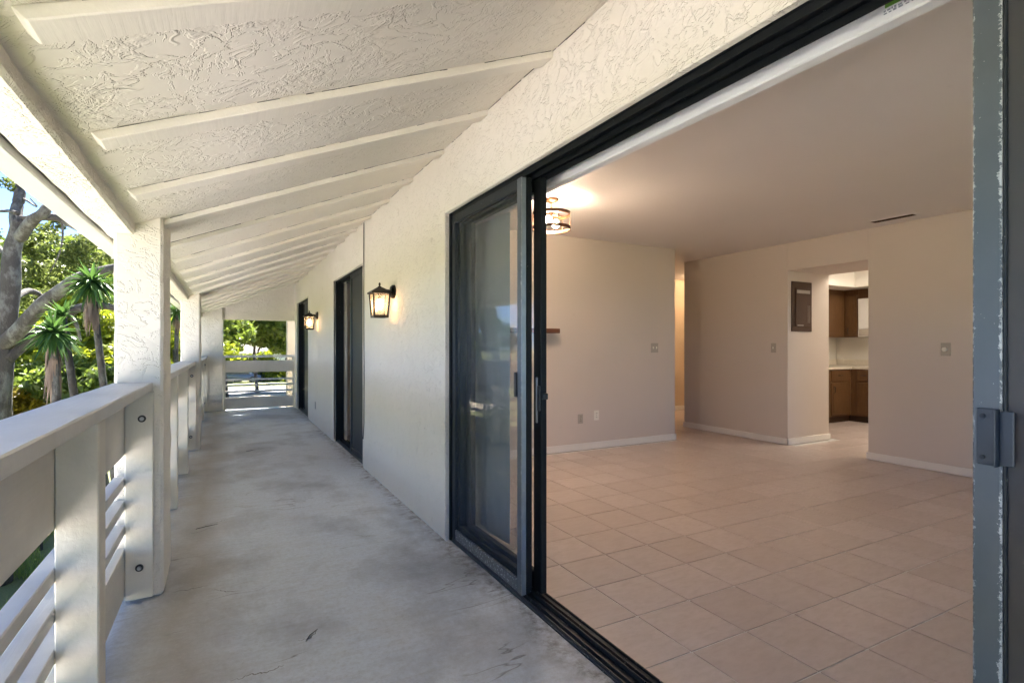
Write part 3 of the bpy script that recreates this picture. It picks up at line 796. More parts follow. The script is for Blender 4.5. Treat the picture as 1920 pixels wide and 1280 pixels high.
plate('wall_outlet', ('y', 5.1), 3.597, 3.668, .312, .420, 'plate_beige', 'beige outlet low on the dining wall, left of the white one', 'outlet', 'outlet')
plate('wall_outlet', ('y', 5.1), 3.828, 3.899, .336, .452, 'plate_white', 'bright white outlet low on the dining wall', 'outlet', 'outlet')
plate('light_switch', ('x', 6.06), 4.32, 4.39, 1.13, 1.25, 'plate_beige', 'single beige switch on the wall block beside the brown panel', 'switch', 'switch')
plate('dimmer_switch', ('x', 6.06), 2.495, 2.575, 1.118, 1.243, 'plate_beige', 'dimmer plate with round knob on the back wall by the right screen door', 'switch', 'dimmer')

ep = thing('electrical_panel', 'dark brown electrical panel on the side of the wall block by the kitchen passage', 'electrical panel', (6.32, 4.165, 1.39))
Yp = 4.165
obj('panel_frame', MB().box((6.125, Yp - .014, 1.395), (6.52, Yp, 2.01), .003), 'panel_brown', ep)
dr = obj('panel_door', MB().box((6.185, Yp - .026, 1.45), (6.475, Yp - .014, 1.93), .004), 'panel_brown', ep)
obj('name_strip', MB().box((6.20, Yp - .030, 1.865), (6.46, Yp - .026, 1.905), .001), 'panel_label', dr)
obj('latch_strip', MB().box((6.21, Yp - .030, 1.462), (6.33, Yp - .026, 1.476), .001), 'panel_label', dr)
rb = MB()
for xx in (6.42, 6.45): rb.box((xx, Yp - .0295, 1.50), (xx + .006, Yp - .026, 1.72), .001)
obj('pressed_rib', rb, 'panel_label', dr)

vt = thing('ceiling_vent', 'brown slotted air vent in the ceiling near the back wall', 'vent', (5.78, 2.85, CZ))
VX, VY = (5.715, 5.835), (2.65, 3.06)
fr_ = MB(); z_ = CZ - .008
fr_.box((VX[0], VY[0], z_), (VX[0] + .018, VY[1], CZ), .001); fr_.box((VX[1] - .018, VY[0], z_), (VX[1], VY[1], CZ), .001)
fr_.box((VX[0] + .018, VY[0], z_), (VX[1] - .018, VY[0] + .018, CZ), .001); fr_.box((VX[0] + .018, VY[1] - .018, z_), (VX[1] - .018, VY[1], CZ), .001)
obj('frame', fr_, 'ceiling_paint', vt)
obj('backing', MB().box((VX[0] + .018, VY[0] + .018, CZ - .002), (VX[1] - .018, VY[1] - .018, CZ - .0005), 0), 'socket_dark', vt)
for k in range(5):
    xx = VX[0] + .026 + k * .0175; obj('louvre', MB().prism([(xx, CZ - .0085), (xx + .010, CZ - .003), (xx + .012, CZ - .004), (xx + .002, CZ - .0095)], VY[0] + .018, VY[1] - .018), 'panel_brown', vt)

# ceiling fixture: two rings, rods, two bulbs
fx, fy = 2.455, 3.87
cf = thing('ceiling_light', 'bronze open drum ceiling light with glowing bulbs, half hidden by the door frame', 'ceiling light', (fx, fy, CZ))
obj('canopy', MB().lathe((fx, fy, CZ), [(.066, 0), (.066, -.012), (.05, -.024), (.012, -.028), (.009, -.03), (.009, -.08)], 28), 'fixture_bronze', cf, True)
def ring(z0, z1, r):
    m = MB(); n = 40
    for (ra, za), (rb2, zb) in (((r, z0), (r, z1)), ((r, z1), (r - .006, z1)), ((r - .006, z1), (r - .006, z0)), ((r - .006, z0), (r, z0))):
        for i in range(n):
            a, b = 2 * math.pi * i / n, 2 * math.pi * (i + 1) / n
            m.poly([(fx + ra * math.cos(a), fy + ra * math.sin(a), za), (fx + ra * math.cos(b), fy + ra * math.sin(b), za), (fx + rb2 * math.cos(b), fy + rb2 * math.sin(b), zb), (fx + rb2 * math.cos(a), fy + rb2 * math.sin(a), zb)])
    bmesh.ops.remove_doubles(m.bm, verts=m.bm.verts, dist=.0002); return m
for a, b in ((2.325, 2.352), (2.205, 2.232)): obj('drum_ring', ring(a, b, .165), 'fixture_bronze', cf)
for k in range(6):
    a = R(20 + 60 * k); px, py = fx + .161 * math.cos(a), fy + .161 * math.sin(a)
    obj('rod', MB().cyl((px, py, 2.28), .0035, .14, 'z', 8), 'fixture_bronze', cf)
obj('crossbar', MB().tube([(fx - .16, fy, 2.338), (fx + .16, fy, 2.338)], .005, 8).tube([(fx, fy - .16, 2.338), (fx, fy + .16, 2.338)], .005, 8).tube([(fx, fy, CZ - .07), (fx, fy, 2.30)], .008, 8), 'fixture_bronze', cf)
for dx, dy in ((.055, .03), (-.05, -.04)):
    s_ = obj('lamp_socket', MB().tube([(fx, fy, 2.305), (fx + dx * .7, fy + dy * .7, 2.295)], .012, 10), 'fixture_bronze', cf)
    obj('bulb', MB().sphere((fx + dx * 1.25, fy + dy * 1.25, 2.272), .032, 16, 1.15), 'bulb_fixture', cf, True)
# kitchen and hall lamps
kt = thing('kitchen_ceiling_lamp', 'bright fluorescent lamp in the recess of the kitchen ceiling', 'lamp', (7.9, 3.4, 2.62))
for yy in (2.4, 3.2, 4.0): obj('tube', MB().cyl((7.85, yy, 2.585), .019, 1.2, 'x', 12), 'kitchen_tube', kt, True)
obj('housing', MB().box((7.2, 2.2, 2.606), (8.5, 4.2, 2.6195), .003), 'appliance_white', kt)
hl = thing('hall_ceiling_lamp', 'warm globe lamp on the hallway ceiling', 'lamp', (7.4, 6.6, CZ))
obj('globe', MB().sphere((7.6, 6.7, 2.38), .06, 16), 'hall_bulb', hl, True)
obj('base', MB().cyl((7.6, 6.7, CZ - .0155), .07, .03, 'z', 20), 'fixture_bronze', hl)

# ---- kitchen cabinets
def handle_v(x, y, z, ax, L=.10):
    if ax == 'y': return MB().tube([(x, y, z - L / 2), (x, y - .025, z - L / 2 + .012), (x, y - .025, z + L / 2 - .012), (x, y, z + L / 2)], .006, 6)
    return MB().tube([(x, y, z - L / 2), (x - .025, y, z - L / 2 + .012), (x - .025, y, z + L / 2 - .012), (x, y, z + L / 2)], .006, 6)
def handle_h(x, y, z, ax, L=.10):
    if ax == 'y': return MB().tube([(x - L / 2, y, z), (x - L / 2 + .012, y - .025, z), (x + L / 2 - .012, y - .025, z), (x + L / 2, y, z)], .006, 6)
    return MB().tube([(x, y - L / 2, z), (x - .025, y - L / 2 + .012, z), (x - .025, y + L / 2 - .012, z), (x, y + L / 2, z)], .006, 6)
def raised_door(lo, hi, ax):
    m = MB(); m.box(lo, hi, .004); d = .045
    if ax == 'y': m.box((lo[0] + d, lo[1] - .005, lo[2] + d), (hi[0] - d, lo[1] + .002, hi[2] - d), .004)
    else: m.box((lo[0] - .005, lo[1] + d, lo[2] + d), (lo[0] + .002, hi[1] - d, hi[2] - d), .004)
    return m
BY, BXX = 5.00, 8.87
b1 = thing('base_cabinet', 'oak base cabinet run left of the kitchen corner, under the pale counter', 'cabinet', (7.9, BY, 0), 'kitchen base cabinets')
obj('carcass', MB().box((6.92, BY, .10), (BXX, 5.575, .845), .002), 'oak', b1)
obj('toe_kick', MB().box((6.92, BY + .05, .0), (BXX + .05, 5.57, .10), 0), 'oak_dark', b1)
for x0, x1 in ((7.00, 7.42), (7.45, 7.87), (7.90, 8.29), (8.33, 8.77)):
    d = obj('door', raised_door((x0, BY - .018, .13), (x1, BY, .635), 'y'), 'oak', b1); obj('handle', handle_v(x0 + .05, BY - .018, .53, 'y'), 'bolt_dark', d)
    d = obj('drawer', MB().box((x0, BY - .018, .665), (x1, BY, .825), .004), 'oak', b1); obj('handle', handle_h((x0 + x1) / 2, BY - .018, .75, 'y'), 'bolt_dark', d)
b2 = thing('base_cabinet', 'oak base cabinet run right of the kitchen corner, under the pale counter', 'cabinet', (BXX, 4.0, 0), 'kitchen base cabinets')
obj('carcass', MB().box((BXX, 2.6, .10), (9.455, BY, .845), .002), 'oak', b2)
obj('toe_kick', MB().box((BXX + .05, 2.6, 0), (9.45, BY + .05, .10), 0), 'oak_dark', b2)
for y0, y1 in ((4.47, 4.90), (4.16, 4.45), (3.7, 4.13), (3.2, 3.67)):
    d = obj('door', raised_door((BXX - .018, y0, .13), (BXX, y1, .635), 'x'), 'oak', b2); obj('handle', handle_v(BXX - .018, y0 + .05, .53, 'x'), 'bolt_dark', d)
    for a, b in ((y0, (y0 + y1) / 2 - .005), ((y0 + y1) / 2 + .005, y1)):
        d = obj('drawer', MB().box((BXX - .018, a, .665), (BXX, b, .825), .004), 'oak', b2); obj('handle', handle_h(BXX - .018, (a + b) / 2, .75, 'x', .08), 'bolt_dark', d)
ct = MB().box((6.92, BY - .035, .846), (9.455, 5.575, .884), .004); ct.box((BXX - .035, 2.6, .8465), (9.455, BY - .035, .8845), .004)
ct.box((6.92, 5.555, .885), (9.44, 5.578, .985), .003); ct.box((9.435, 2.6, .885), (9.458, 5.555, .985), .003)
tag(obj('countertop', ct, 'counter', base=(8.9, 5, .85)), 'pale L-shaped kitchen countertop with low backsplash', 'countertop')
UY, UX = 5.26, 9.14
u1 = thing('wall_cabinet', 'oak wall cabinet left of the kitchen corner', 'cabinet', (8.0, UY, 1.36), 'kitchen wall cabinets')
obj('carcass', MB().box((6.92, UY, 1.36), (9.455, 5.578, 2.144), .002), 'oak', u1)
for x0, x1 in ((7.0, 7.55), (7.6, 8.05), (8.10, 8.52), (8.56, 9.06)):
    d = obj('door', raised_door((x0, UY - .018, 1.385), (x1, UY, 2.06), 'y'), 'oak', u1); obj('handle', handle_v(x0 + .05, UY - .018, 1.47, 'y'), 'bolt_dark', d)
u2 = thing('wall_cabinet', 'oak wall cabinet right of the kitchen corner, next to the white microwave', 'cabinet', (UX, 4.8, 1.36), 'kitchen wall cabinets')
obj('carcass', MB().box((UX, 5.03, 1.361), (9.456, UY, 2.1445), .002), 'oak', u2)
for y0, y1 in ((5.045, 5.225),):
    d = obj('door', raised_door((UX - .018, y0, 1.385), (UX, y1, 2.06), 'x'), 'oak', u2); obj('handle', handle_v(UX - .018, y1 - .05, 1.47, 'x'), 'bolt_dark', d)
u3 = thing('wall_cabinet', 'short oak cabinet above the white microwave', 'cabinet', (UX, 4.3, 1.99), 'kitchen wall cabinets')
obj('carcass', MB().box((UX, 4.2, 1.99), (9.456, 5.028, 2.1442), .002), 'oak', u3)
mw = thing('microwave', 'white microwave mounted under the short kitchen cabinet', 'microwave', (UX, 4.3, 1.36))
obj('body', MB().box((UX - .03, 4.25, 1.362), (9.45, 5.022, 1.985), .006), 'appliance_white', mw)
obj('door_panel', MB().box((UX - .042, 4.4, 1.50), (UX - .03, 5.01, 1.97), .004), 'appliance_white', mw)
obj('control_strip', MB().box((UX - .04, 4.27, 1.38), (UX - .03, 5.0, 1.485), .003), 'plate_beige', mw)

# ================================================================== GARDEN
FW3 = Vector((fwd.x, fwd.y, 0)); RT3 = Vector((rgt.x, rgt.y, 0))
def at(x, y, t):                                   # world point seen t metres ahead at a photo pixel
    return Vector((0, 0, 1.21)) + (FW3 + RT3 * ((x - 960) / 1000) - Vector((0, 0, 1)) * ((y - 649) / 1000)) * t
def smooth_path(pts, rad, n=5):
    P = [Vector(p) for p in pts]; out = []; rr_ = []
    for i in range(len(P) - 1):
        p0, p1, p2, p3 = P[max(i - 1, 0)], P[i], P[i + 1], P[min(i + 2, len(P) - 1)]
        for k in range(n):
            s = k / n
            out.append(.5 * ((2 * p1) + (p2 - p0) * s + (2 * p0 - 5 * p1 + 4 * p2 - p3) * s * s + (3 * p1 - p0 - 3 * p2 + p3) * s ** 3)); rr_.append(rad[i] * (1 - s) + rad[i + 1] * s)
    out.append(P[-1]); rr_.append(rad[-1]); return out, rr_
def np_mesh(name, V, F, mat, parent=None, off=None, kind=None, base=None):
    off = W[parent.name] if parent else Vector(base or (0, 0, 0))
    V = V - np.array(off)
    me = bpy.data.meshes.new(name); k = F.shape[1]
    me.vertices.add(len(V)); me.vertices.foreach_set('co', V.astype(np.float32).ravel())
    me.loops.add(F.size); me.loops.foreach_set('vertex_index', F.astype(np.int32).ravel())
    me.polygons.add(len(F)); me.polygons.foreach_set('loop_start', np.arange(0, F.size, k, dtype=np.int32)); me.polygons.foreach_set('loop_total', np.full(len(F), k, dtype=np.int32))
    me.update(); me.validate()
    return obj(name, me, mat, parent, kind=kind) if parent else obj(name, me, mat, None, kind=kind, base=base)
def leaf_cloud(clumps, n, size, seed, elong=1.9, flat=.35, shell=.55):
    """n leaf quads over ellipsoid clumps [(center, (rx,ry,rz)), ...]"""
    rg = np.random.default_rng(seed)
    vol = np.array([r[0] * r[1] * r[2] for _, r in clumps]) ** (2 / 3.); pk = rg.choice(len(clumps), n, p=vol / vol.sum())
    cen = np.array([c for c, _ in clumps])[pk]; rad = np.array([r for _, r in clumps])[pk]
    d = rg.normal(size=(n, 3)); d /= np.linalg.norm(d, axis=1)[:, None]
    rr_ = rg.random(n) ** (1 / 3.) * (1 - shell) + shell * (1 - rg.random(n) ** 2 * .35)
    p = cen + d * rad * rr_[:, None] * (1 + .10 * rg.normal(size=(n, 1)))
    nrm = d * .7 + rg.normal(size=(n, 3)) * .8 + np.array([0, 0, flat]); nrm /= np.linalg.norm(nrm, axis=1)[:, None]
    a = np.cross(nrm, rg.normal(size=(n, 3))); a /= np.linalg.norm(a, axis=1)[:, None]; b = np.cross(nrm, a)
    s = size * (.6 + .8 * rg.random(n))[:, None]
    q = np.stack([p - a * s * elong * .5, p + b * s * .42 + nrm * s * .08, p + a * s * elong * .5, p - b * s * .42 + nrm * s * .08], 1).reshape(-1, 3)
    return q, np.arange(4 * n).reshape(n, 4)
def clumps_in(center, rad, k, cr, seed):
    rg = random.Random(seed); out = []
    for _ in range(k):
        while True:
            d = Vector((rg.uniform(-1, 1), rg.uniform(-1, 1), rg.uniform(-1, 1)))
            if d.length < 1: break
        d = d.normalized() * (d.length ** .5)
        s = cr * rg.uniform(.6, 1.25)
        out.append(((center[0] + d.x * rad[0], center[1] + d.y * rad[1], center[2] + d.z * rad[2]), (s, s, s * .75)))
    return out
def simple_tree(name, label, base, h, rad, crown_z, mat, n, size, seed, clump=26, cr=.9, trunk=.2, group=None, cat='tree', lims=5):
    t = thing(name, label, cat, base, group); rg = random.Random(seed); b = Vector(base)
    cc = Vector((b.x, b.y, crown_z)); m = MB()
    pth, rr_ = smooth_path([b, b + Vector((rg.uniform(-.3, .3), rg.uniform(-.3, .3), (crown_z - b.z) * .5)), cc], [trunk, trunk * .75, trunk * .4])
    m.tube(pth, rr_, 8)
    for k in range(lims):
        a = k * 2.4 + rg.random(); st = b.lerp(cc, rg.uniform(.45, .8)); e = cc + Vector((math.cos(a) * rad[0] * .7, math.sin(a) * rad[1] * .7, rg.uniform(-.2, .6) * rad[2]))
        pth, rr_ = smooth_path([st, st.lerp(e, .5) + Vector((0, 0, .15 * rad[2])), e], [trunk * .45, trunk * .3, trunk * .1]); m.tube(pth, rr_, 6)
    obj('trunk', m, 'bark', t, True)
    V, F = leaf_cloud(clumps_in(cc, rad, clump, cr, seed), n, size, seed)
    np_mesh('crown', V, F, mat, t)
    return t

# ---- big spreading tree beside the balcony
T = 9.0
bt = thing('spreading_tree', 'large grey barked tree with forked bare limbs left of the balcony', 'tree', (at(5, 700, T).x, at(5, 700, T).y, GZ))
def px(*l): return [at(x, y, t) for x, y, t in l]
m = MB()
def limb(pts, rad, seg=10):
    p_, r_ = smooth_path(pts, rad); 
    p_ = [q + Vector((mnoise.noise(q * 2.1), mnoise.noise(q * 2.1 + Vector((5, 0, 0))), 0)) * .03 for q in p_]
    m.tube(p_, r_, seg)
limb([Vector((at(-8, 700, T).x, at(-8, 700, T).y, GZ))] + px((-6, 790, T), (0, 700, T), (8, 620, T), (18, 540, T), (22, 470, T), (36, 410, T)), [.23, .19, .165, .155, .14, .12, .10], 14)
limb(px((4, 650, T), (30, 625, T - .1), (62, 588, T - .2), (100, 552, T - .3), (150, 520, T - .5), (230, 500, T - .8)), [.13, .125, .11, .10, .085, .065], 12)
limb(px((10, 672, T), (52, 640, T + .2), (95, 606, T + .3), (140, 580, T + .4), (190, 573, T + .6), (250, 585, T + .8)), [.12, .10, .09, .08, .065, .05], 10)
limb(px((30, 440, T), (32, 395, T + .2), (42, 350, T + .4), (55, 280, T + .8)), [.10, .09, .08, .06])
limb(px((34, 445, T), (62, 412, T - .2), (86, 388, T - .3), (110, 300, T - .3)), [.10, .085, .075, .05])
limb(px((70, 405, T - .2), (105, 408, T - .1), (128, 420, T), (165, 440, T + .2)), [.075, .06, .045, .02], 8)
limb(px((25, 560, T), (55, 545, T + .6), (80, 560, T + .9), (95, 590, T + 1)), [.06, .05, .04, .03], 7)
limb(px((34, 400, T), (18, 396, T + .1), (-20, 396, T + .3)), [.04, .03, .02], 6)
limb(px((18, 480, T), (4, 470, T + .2), (-30, 440, T + .4)), [.05, .04, .03], 6)
limb(px((40, 408, T), (56, 408, T - .1), (70, 400, T - .1)), [.04, .035, .03], 6)
limb(px((45, 372, T + .3), (72, 388, T + .1), (58, 372, T)), [.02, .015, .01], 5)
limb(px((115, 415, T), (118, 440, T), (112, 470, T), (95, 510, T + .2)), [.02, .016, .012, .008], 5)
limb(px((120, 575, T + .4), (140, 605, T + .5), (150, 640, T + .6)), [.05, .035, .02], 6)
obj('trunk', m, 'bark', bt, True)
cl = []
for (x, y, t, r) in ((70, 470, 13, 1.0), (130, 440, 13.5, 1.0), (100, 500, 13, 1.0), (170, 470, 13, 1.0), (205, 450, 12.5, .9), (60, 530, 14, 1.0), (150, 540, 14, 1.0), (5, 450, 13, .55), (0, 500, 12, .5),
                     (235, 420, 12, 1.2), (280, 380, 12, 1.3), (-60, 420, 12, 1.3), (-50, 300, 12, 1.2), (150, 420, 13, .55), (190, 560, 14, .9), (110, 560, 14.5, .8)):
    c = at(x, y, t); cl += clumps_in(c, (r * 1.1, r * 1.1, r * .7), 7, .26, int(x * 7 + y))
V, F = leaf_cloud(cl, 26000, .055, 11); np_mesh('crown', V, F, 'leaf_oak', bt)

# ---- yuccas
def yucca(label, base, heads, seed):
    t = thing('yucca_plant', label, 'yucca', base, 'tall yuccas by the balcony'); rg = random.Random(seed)
    for hi_, (hp_, L, nl, skirt, up) in enumerate(heads):
        b = Vector(base) + Vector((.12 * hi_, .1 * hi_, 0)); hp_ = Vector(hp_)
        pth, rr_ = smooth_path([b, b.lerp(hp_, .5) + Vector((rg.uniform(-.1, .1), rg.uniform(-.1, .1), 0)), hp_ + Vector((0, 0, -.05))], [.07, .05, .04])
        obj('trunk', MB().tube(pth, rr_, 8), 'bark', t, True)
        m = MB()
        for k in range(nl):
            z = up + (1 - up) * rg.random() if rg.random() < .75 else rg.uniform(-.75, .2)
            a = rg.random() * 6.283; q = math.sqrt(max(0, 1 - z * z)); d = Vector((q * math.cos(a), q * math.sin(a), z))
            sd_ = d.cross(Vector((0, 0, 1)));  sd_ = sd_.normalized() if sd_.length > .01 else Vector((1, 0, 0))
            nn = sd_.cross(d); ll = L * rg.uniform(.75, 1.1); dr_ = rg.uniform(.1, .9) * q
            pv = None
            for s, w_ in ((.03, .016), (.3, .026), (.65, .020), (1.0, .002)):
                c = hp_ + d * ll * s + Vector((0, 0, -dr_ * ll * s * s))
                q3 = [m.bm.verts.new(c - sd_ * w_), m.bm.verts.new(c - nn * w_ * .5), m.bm.verts.new(c + sd_ * w_)]
                if pv:
                    m.bm.faces.new((pv[0], pv[1], q3[1], q3[0])); m.bm.faces.new((pv[1], pv[2], q3[2], q3[1]))
                pv = q3
        me = m.mesh('leaf_rosette', W[t.name]); obj('leaf_rosette', me, 'leaf_yucca', t)
        m = MB()
        for k in range(int(110 * skirt)):
            a = rg.random() * 6.283; o0 = Vector((math.cos(a), math.sin(a), 0)); sd_ = Vector((-o0.y, o0.x, 0))
            z0 = -rg.uniform(.05, .15) - .35 * skirt * rg.random(); ll = rg.uniform(.25, .42) * (.6 + .5 * skirt); sp_ = rg.uniform(.02, .10)
            pv = None
            for s, w_ in ((0, .012), (.4, .016), (1, .004)):
                c = hp_ + o0 * (.03 + sp_ * math.sin(s * 1.9) * .8) + Vector((rg.uniform(-.01, .01), 0, z0 - ll * s))
                q2 = [m.bm.verts.new(c - sd_ * w_), m.bm.verts.new(c + sd_ * w_)]
                if pv: m.bm.faces.new((pv[0], pv[1], q2[1], q2[0]))
                pv = q2
        me = m.mesh('dead_skirt', W[t.name]); obj('dead_skirt', me, 'leaf_dead', t)
    return t
h1 = at(100, 622, 6.6); h1b = at(118, 590, 7.0); h2 = at(172, 528, 7.6)
yucca('yucca with two green heads and a hanging brown skirt above the railing cap', (h1.x + .35, h1.y - .1, GZ), [(h1, .33, 120, 1.0, -.5), (h1b, .27, 40, .2, .1)], 4)
yucca('taller yucca with brown skirt in front of the nearest column edge', (h2.x + .45, h2.y + .2, GZ), [(h2, .36, 140, .9, -.5)], 9)
h3 = at(331, 585, 12.5); yucca('small yucca glimpsed between the first and second columns', (h3.x, h3.y, GZ), [(h3, .5, 60, .3, -.1)], 12)

# ---- sunlit shrubs behind the yuccas
k = 0
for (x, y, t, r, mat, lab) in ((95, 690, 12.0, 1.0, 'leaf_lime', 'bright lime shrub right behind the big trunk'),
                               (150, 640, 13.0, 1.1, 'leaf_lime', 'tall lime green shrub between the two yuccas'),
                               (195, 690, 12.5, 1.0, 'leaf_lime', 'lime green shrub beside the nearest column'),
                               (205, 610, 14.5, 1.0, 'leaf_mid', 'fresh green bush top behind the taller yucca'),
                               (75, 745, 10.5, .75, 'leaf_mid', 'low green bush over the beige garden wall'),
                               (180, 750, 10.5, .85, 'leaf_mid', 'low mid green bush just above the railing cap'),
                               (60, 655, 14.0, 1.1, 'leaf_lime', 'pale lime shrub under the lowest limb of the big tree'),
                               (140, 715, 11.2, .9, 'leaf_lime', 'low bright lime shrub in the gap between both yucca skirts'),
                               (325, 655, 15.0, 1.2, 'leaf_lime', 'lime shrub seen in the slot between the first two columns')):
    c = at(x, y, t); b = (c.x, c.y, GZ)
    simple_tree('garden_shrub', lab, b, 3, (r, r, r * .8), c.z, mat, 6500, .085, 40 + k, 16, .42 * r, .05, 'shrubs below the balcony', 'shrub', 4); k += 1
c = at(25, 765, 9.5); cr_ = thing('croton_bush', 'small yellow leaved bush at the foot of the big tree', 'bush', (c.x, c.y, GZ))
V, F = leaf_cloud(clumps_in(c, (.22, .22, .2), 6, .16, 5), 700, .10, 5, 3.2); np_mesh('crown', V, F, 'leaf_croton', cr_)
obj('stem', MB().tube([(c.x, c.y, GZ), (c.x, c.y, c.z)], .03, 6), 'bark', cr_)

# ---- garden wall, utility box, hedge, and trees that close the view on the left
c0, c1 = at(-60, 730, 27), at(140, 730, 25)
d = (c1 - c0); nrm = Vector((-d.y, d.x, 0)).normalized() * .1
gm = MB(); gm.prism([(c0.x + nrm.x, c0.y + nrm.y), (c1.x + nrm.x, c1.y + nrm.y), (c1.x - nrm.x, c1.y - nrm.y), (c0.x - nrm.x, c0.y - nrm.y)], GZ, c0.z, 'z')
gw = thing('garden_wall', 'low beige plastered garden wall beyond the big trunk', 'wall', (c0.x, c0.y, GZ)); tag(gw, kind='thing')
obj('wall_body', gm, 'garden_wall', gw)
n2 = nrm * 1.5; gm = MB().prism([(c0.x + n2.x, c0.y + n2.y), (c1.x + n2.x, c1.y + n2.y), (c1.x - n2.x, c1.y - n2.y), (c0.x - n2.x, c0.y - n2.y)], c0.z + .001, c0.z + .07, 'z'); obj('coping', gm, 'house_white', gw)
c = at(16, 722, 34); ut = thing('utility_box', 'white utility box standing behind the garden wall', 'utility box', (c.x, c.y, GZ))
obj('cabinet', MB().box((c.x - .2, c.y - .2, GZ), (c.x + .22, c.y + .2, c.z + .38), .02), 'house_white', ut)
obj('lid', MB().box((c.x - .24, c.y - .24, c.z + .381), (c.x + .26, c.y + .24, c.z + .43), .015), 'house_white', ut)
dp = obj('door', MB().box((c.x - .17, c.y - .215, GZ + .15), (c.x + .19, c.y - .2, c.z + .3), .005), 'appliance_white', ut)
obj('handle', MB().box((c.x + .12, c.y - .235, c.z - .1), (c.x + .14, c.y - .214, c.z + .05), .003), 'bolt_dark', dp)
k = 0
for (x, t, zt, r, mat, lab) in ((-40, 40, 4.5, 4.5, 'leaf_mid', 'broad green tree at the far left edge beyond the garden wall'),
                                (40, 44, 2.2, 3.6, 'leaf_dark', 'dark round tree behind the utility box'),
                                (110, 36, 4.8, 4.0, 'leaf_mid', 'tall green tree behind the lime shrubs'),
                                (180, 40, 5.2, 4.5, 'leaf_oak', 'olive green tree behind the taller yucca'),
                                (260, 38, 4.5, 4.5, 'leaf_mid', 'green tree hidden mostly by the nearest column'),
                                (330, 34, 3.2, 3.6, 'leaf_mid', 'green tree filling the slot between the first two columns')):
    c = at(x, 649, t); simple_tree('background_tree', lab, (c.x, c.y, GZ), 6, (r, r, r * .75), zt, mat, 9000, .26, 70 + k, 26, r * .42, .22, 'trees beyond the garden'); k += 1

# ---- view through the far end
for k, (x, t, z, r, mat, lab, n) in enumerate(((425, 40, 3.6, 3.4, 'leaf_oak', 'left one of the wide oaks seen over the far end railing', 17000),
                                               (485, 44, 3.9, 3.6, 'leaf_oak', 'middle one of the wide oaks seen over the far end railing', 17000),
                                               (545, 41, 3.8, 3.5, 'leaf_mid', 'right one of the wide oaks seen beside the tan pillar', 17000))):
    c = at(x, 649, t); simple_tree('street_oak', lab, (c.x, c.y + 2, GZ), 7, (r * 1.3, r, r * .72), z, mat, n, .24, 90 + k, 44, 1.15, .16, 'oaks across the driveway')
for k, (x, t, z, r, lab) in enumerate(((400, 88, 5.5, 6.0, 'far dark tree left of the white house roof'), (500, 92, 6.0, 6.5, 'far dark tree behind the white house'), (590, 88, 5.5, 6.0, 'far dark tree right of the white house roof'))):
    c = at(x, 649, t); simple_tree('background_tree', lab, (c.x, c.y, GZ), 9, (r, r, r * .8), z, 'leaf_mid', 6000, .5, 190 + k, 24, 2.4, .3, 'trees beyond the garden')
for k, (x, y, t, r, mat, lab) in enumerate(((440, 668, 60, 1.6, 'leaf_lime', 'lime bush left of the white house'), (520, 664, 62, 1.5, 'leaf_lime', 'lime bush right of the white house'),
                                            (450, 706, 62, 1.5, 'leaf_mid', 'front hedge bush left of the house door'), (490, 708, 62, 1.4, 'leaf_dark', 'front hedge bush in the middle of the house wall'), (528, 704, 62, 1.6, 'leaf_lime', 'yellow green front hedge bush near the tan pillar'))):
    c = at(x, y, t); simple_tree('hedge_bush', lab, (c.x, c.y, GZ), 2, (r, r, r * .6), c.z, mat, 2200, .22, 120 + k, 9, .7, .06, 'bushes in front of the white house', 'bush', 3)
simple_tree('shade_oak', 'tall oak standing round the corner past the tan pillar, added to shade the far end', (3.6, 18.5, GZ), 12, (3.6, 3.0, 2.2), 11.2, 'leaf_oak', 5000, .15, 333, 24, .55, .28)  # out-of-view crown added to dapple the sun on the far floor
# white house across the road
hx, hy = at(478, 660, 74).x, at(478, 660, 74).y
ho = thing('white_house', 'low white house across the road beyond the far end railing', 'house', (hx, hy, GZ))
obj('wall', MB().box((hx - 7, hy - 3, GZ), (hx + 8, hy + 5, .35), .02), 'house_white', ho)
obj('roof', MB().prism([(hy - 3.8, .35), (hy + 5.8, .35), (hy + 1, 2.3)], hx - 7.7, hx + 8.7, 'x'), 'house_roof', ho)
for wx in (-5, -1.2, 3.5): 
    wn = obj('window', MB().box((hx + wx, hy - 3.06, -1.5), (hx + wx + 1.5, hy - 2.99, -.3), .01), 'house_white', ho); obj('pane', MB().box((hx + wx + .1, hy - 3.075, -1.4), (hx + wx + 1.4, hy - 3.055, -.4), 0), 'window_dark', wn)
obj('door', MB().box((hx + 1.4, hy - 3.06, GZ), (hx + 2.4, hy - 2.99, GZ + 2.1), .01), 'house_roof', ho)
def car(x, y, rot, mat, label):
    t = thing('parked_car', label, 'car', (x, y, GZ)); W[t.name] = Vector((0, 0, 0))
    pr_ = [(-2.2, .35), (2.2, .35), (2.25, .75), (1.35, .92), (.75, 1.42), (-1.1, 1.45), (-1.9, .98), (-2.25, .9)]
    m = MB().prism(pr_, -.85, .85); bmesh.ops.bevel(m.bm, geom=list(m.bm.edges), offset=.08, segments=2, affect='EDGES')
    obj('body', m, mat, t, True)
    for s in (-1, 1): obj('side_window', MB().prism([(1.15, .93), (.68, 1.34), (-1.0, 1.36), (-1.6, .97)], s * .845, s * .865), 'window_dark', t)
    obj('windscreen', MB().poly([(1.36, -.7, .95), (1.36, .7, .95), (.80, .62, 1.39), (.80, -.62, 1.39)]), 'window_dark', t)
    for xx in (-1.35, 1.35):
        for s in (-1, 1):
            wh = obj('wheel', MB().cyl((xx, s * .78, .33), .33, .2, 'y', 20), 'tyre', t); obj('rim', MB().cyl((xx, s * .87, .33), .2, .04, 'y', 14), 'alu', wh)
    t.rotation_euler = (0, 0, rot)
c = at(447, 720, 58); car(c.x, c.y + 1.5, R(5), 'car_blue', 'dark car parked on the road left of the house')

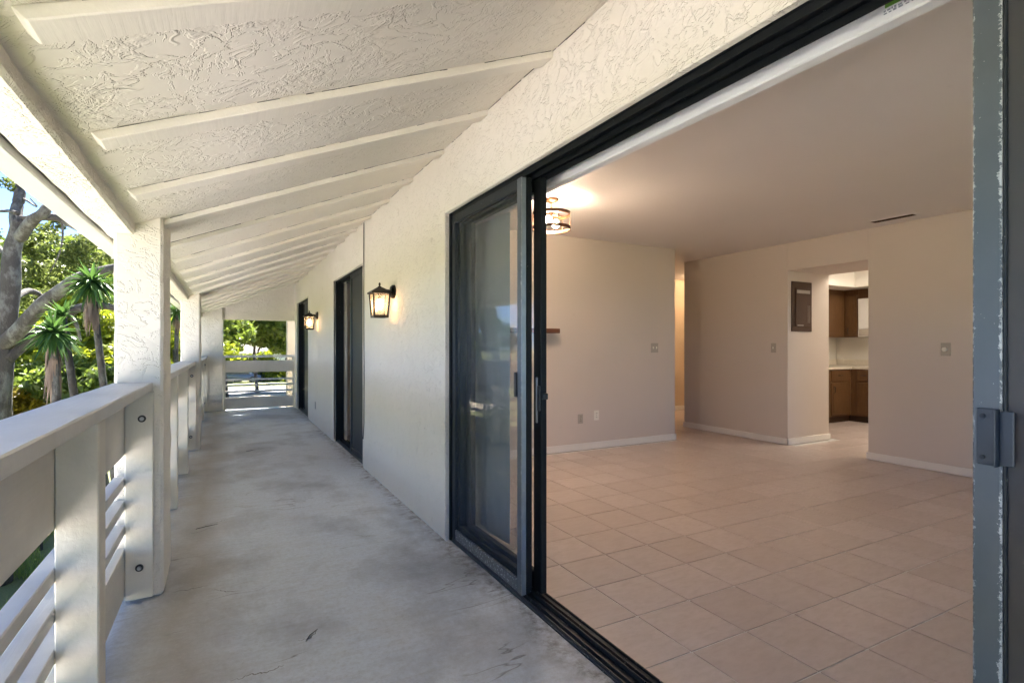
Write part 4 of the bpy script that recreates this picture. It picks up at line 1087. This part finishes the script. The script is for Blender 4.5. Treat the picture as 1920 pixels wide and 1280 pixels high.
# ---- grass below the railing
rg = np.random.default_rng(2); n = 26000
gx = rg.uniform(-5.5, -1.0, n); gy = rg.uniform(7.5, 18.0, n)
msk = np.array([mnoise.noise(Vector((a * .9, b * .9, 3))) for a, b in zip(gx, gy)]) > -.12; gx, gy = gx[msk], gy[msk]; n = len(gx)
a = rg.uniform(0, 6.283, n); h = rg.uniform(.08, .26, n); ln = rg.uniform(.0, .16, n); w_ = .007
base_ = np.stack([gx, gy, np.full(n, GZ)], 1); dx = np.stack([np.cos(a), np.sin(a), np.zeros(n)], 1); pxv = np.stack([-np.sin(a), np.cos(a), np.zeros(n)], 1)
V = np.stack([base_ - pxv * w_, base_ + pxv * w_, base_ + dx * ln[:, None] + np.array([0, 0, 1]) * h[:, None]], 1).reshape(-1, 3)
g = np_mesh('grass', V, np.arange(3 * n).reshape(n, 3), 'grass_blade', kind='stuff')
tag(g, 'uneven green and straw coloured grass below the railing', 'grass')

# ---- hairline cracks in the walkway
ck = MB(); rgc = random.Random(21)
for pl in (((355, 882), (385, 880), (415, 880)), ((492, 954), (538, 955), (562, 951), (588, 947)), ((435, 948), (460, 950), (481, 948)), ((377, 986), (402, 980), (426, 973)), ((346, 1003), (372, 997), (401, 988)),
           ((665, 1003), (684, 1005), (702, 1003)), ((320, 1110), (350, 1106), (390, 1097)), ((400, 1104), (424, 1109), (447, 1107)), ((432, 1277), (470, 1264), (505, 1259), (532, 1246)), ((560, 1200), (582, 1196), (595, 1180))):
    pts = []
    for x, y in pl:
        r_ = at(x, y, 1) - Vector((0, 0, 1.21)); pts.append(Vector((0, 0, 1.21)) + r_ * (1.21 / -r_.z))
    fine_ = []
    for a, b in zip(pts, pts[1:]):
        for k in range(8): fine_.append(a.lerp(b, k / 8) + Vector((rgc.uniform(-.006, .006), rgc.uniform(-.008, .008), 0)))
    fine_.append(pts[-1]); n_ = len(fine_)
    for i, (a, b) in enumerate(zip(fine_, fine_[1:])):
        w0, w1 = [.0022 * (.25 + math.sin(math.pi * j / n_)) * rgc.uniform(.6, 1.2) for j in (i, i + 1)]
        d = (b - a).normalized(); q = Vector((-d.y, d.x, 0)); z_ = Vector((0, 0, .0012))
        ck.poly([a - q * w0 + z_, b - q * w1 + z_, b + q * w1 + z_, a + q * w0 + z_])
obj('hairline_crack', ck, 'crack_grey', bf, kind='stuff')
# ---- twigs blown onto the walkway
for k, (x, y, rot, L, lab) in enumerate(((470, 845, .4, .10, 'short dark twig on the walkway level with the second door'), (585, 1192, .9, .09, 'small curved twig in the middle of the near walkway'), (388, 988, .25, .13, 'thin straw lying near the railing side of the walkway'))):
    r_ = at(x, y, 1) - Vector((0, 0, 1.21)); c = Vector((0, 0, 1.21)) + r_ * (1.21 / -r_.z); c.z = .004
    d = Vector((math.cos(rot), math.sin(rot), 0)) * L; q = Vector((-d.y, d.x, 0)) * .18
    tag(obj('twig', MB().tube([c - d / 2, c + q * .6, c + d / 2 + Vector((0, 0, .004))], [.0018, .0024, .001], 5), 'bark', base=c), lab, 'twig', 'twigs on the walkway')
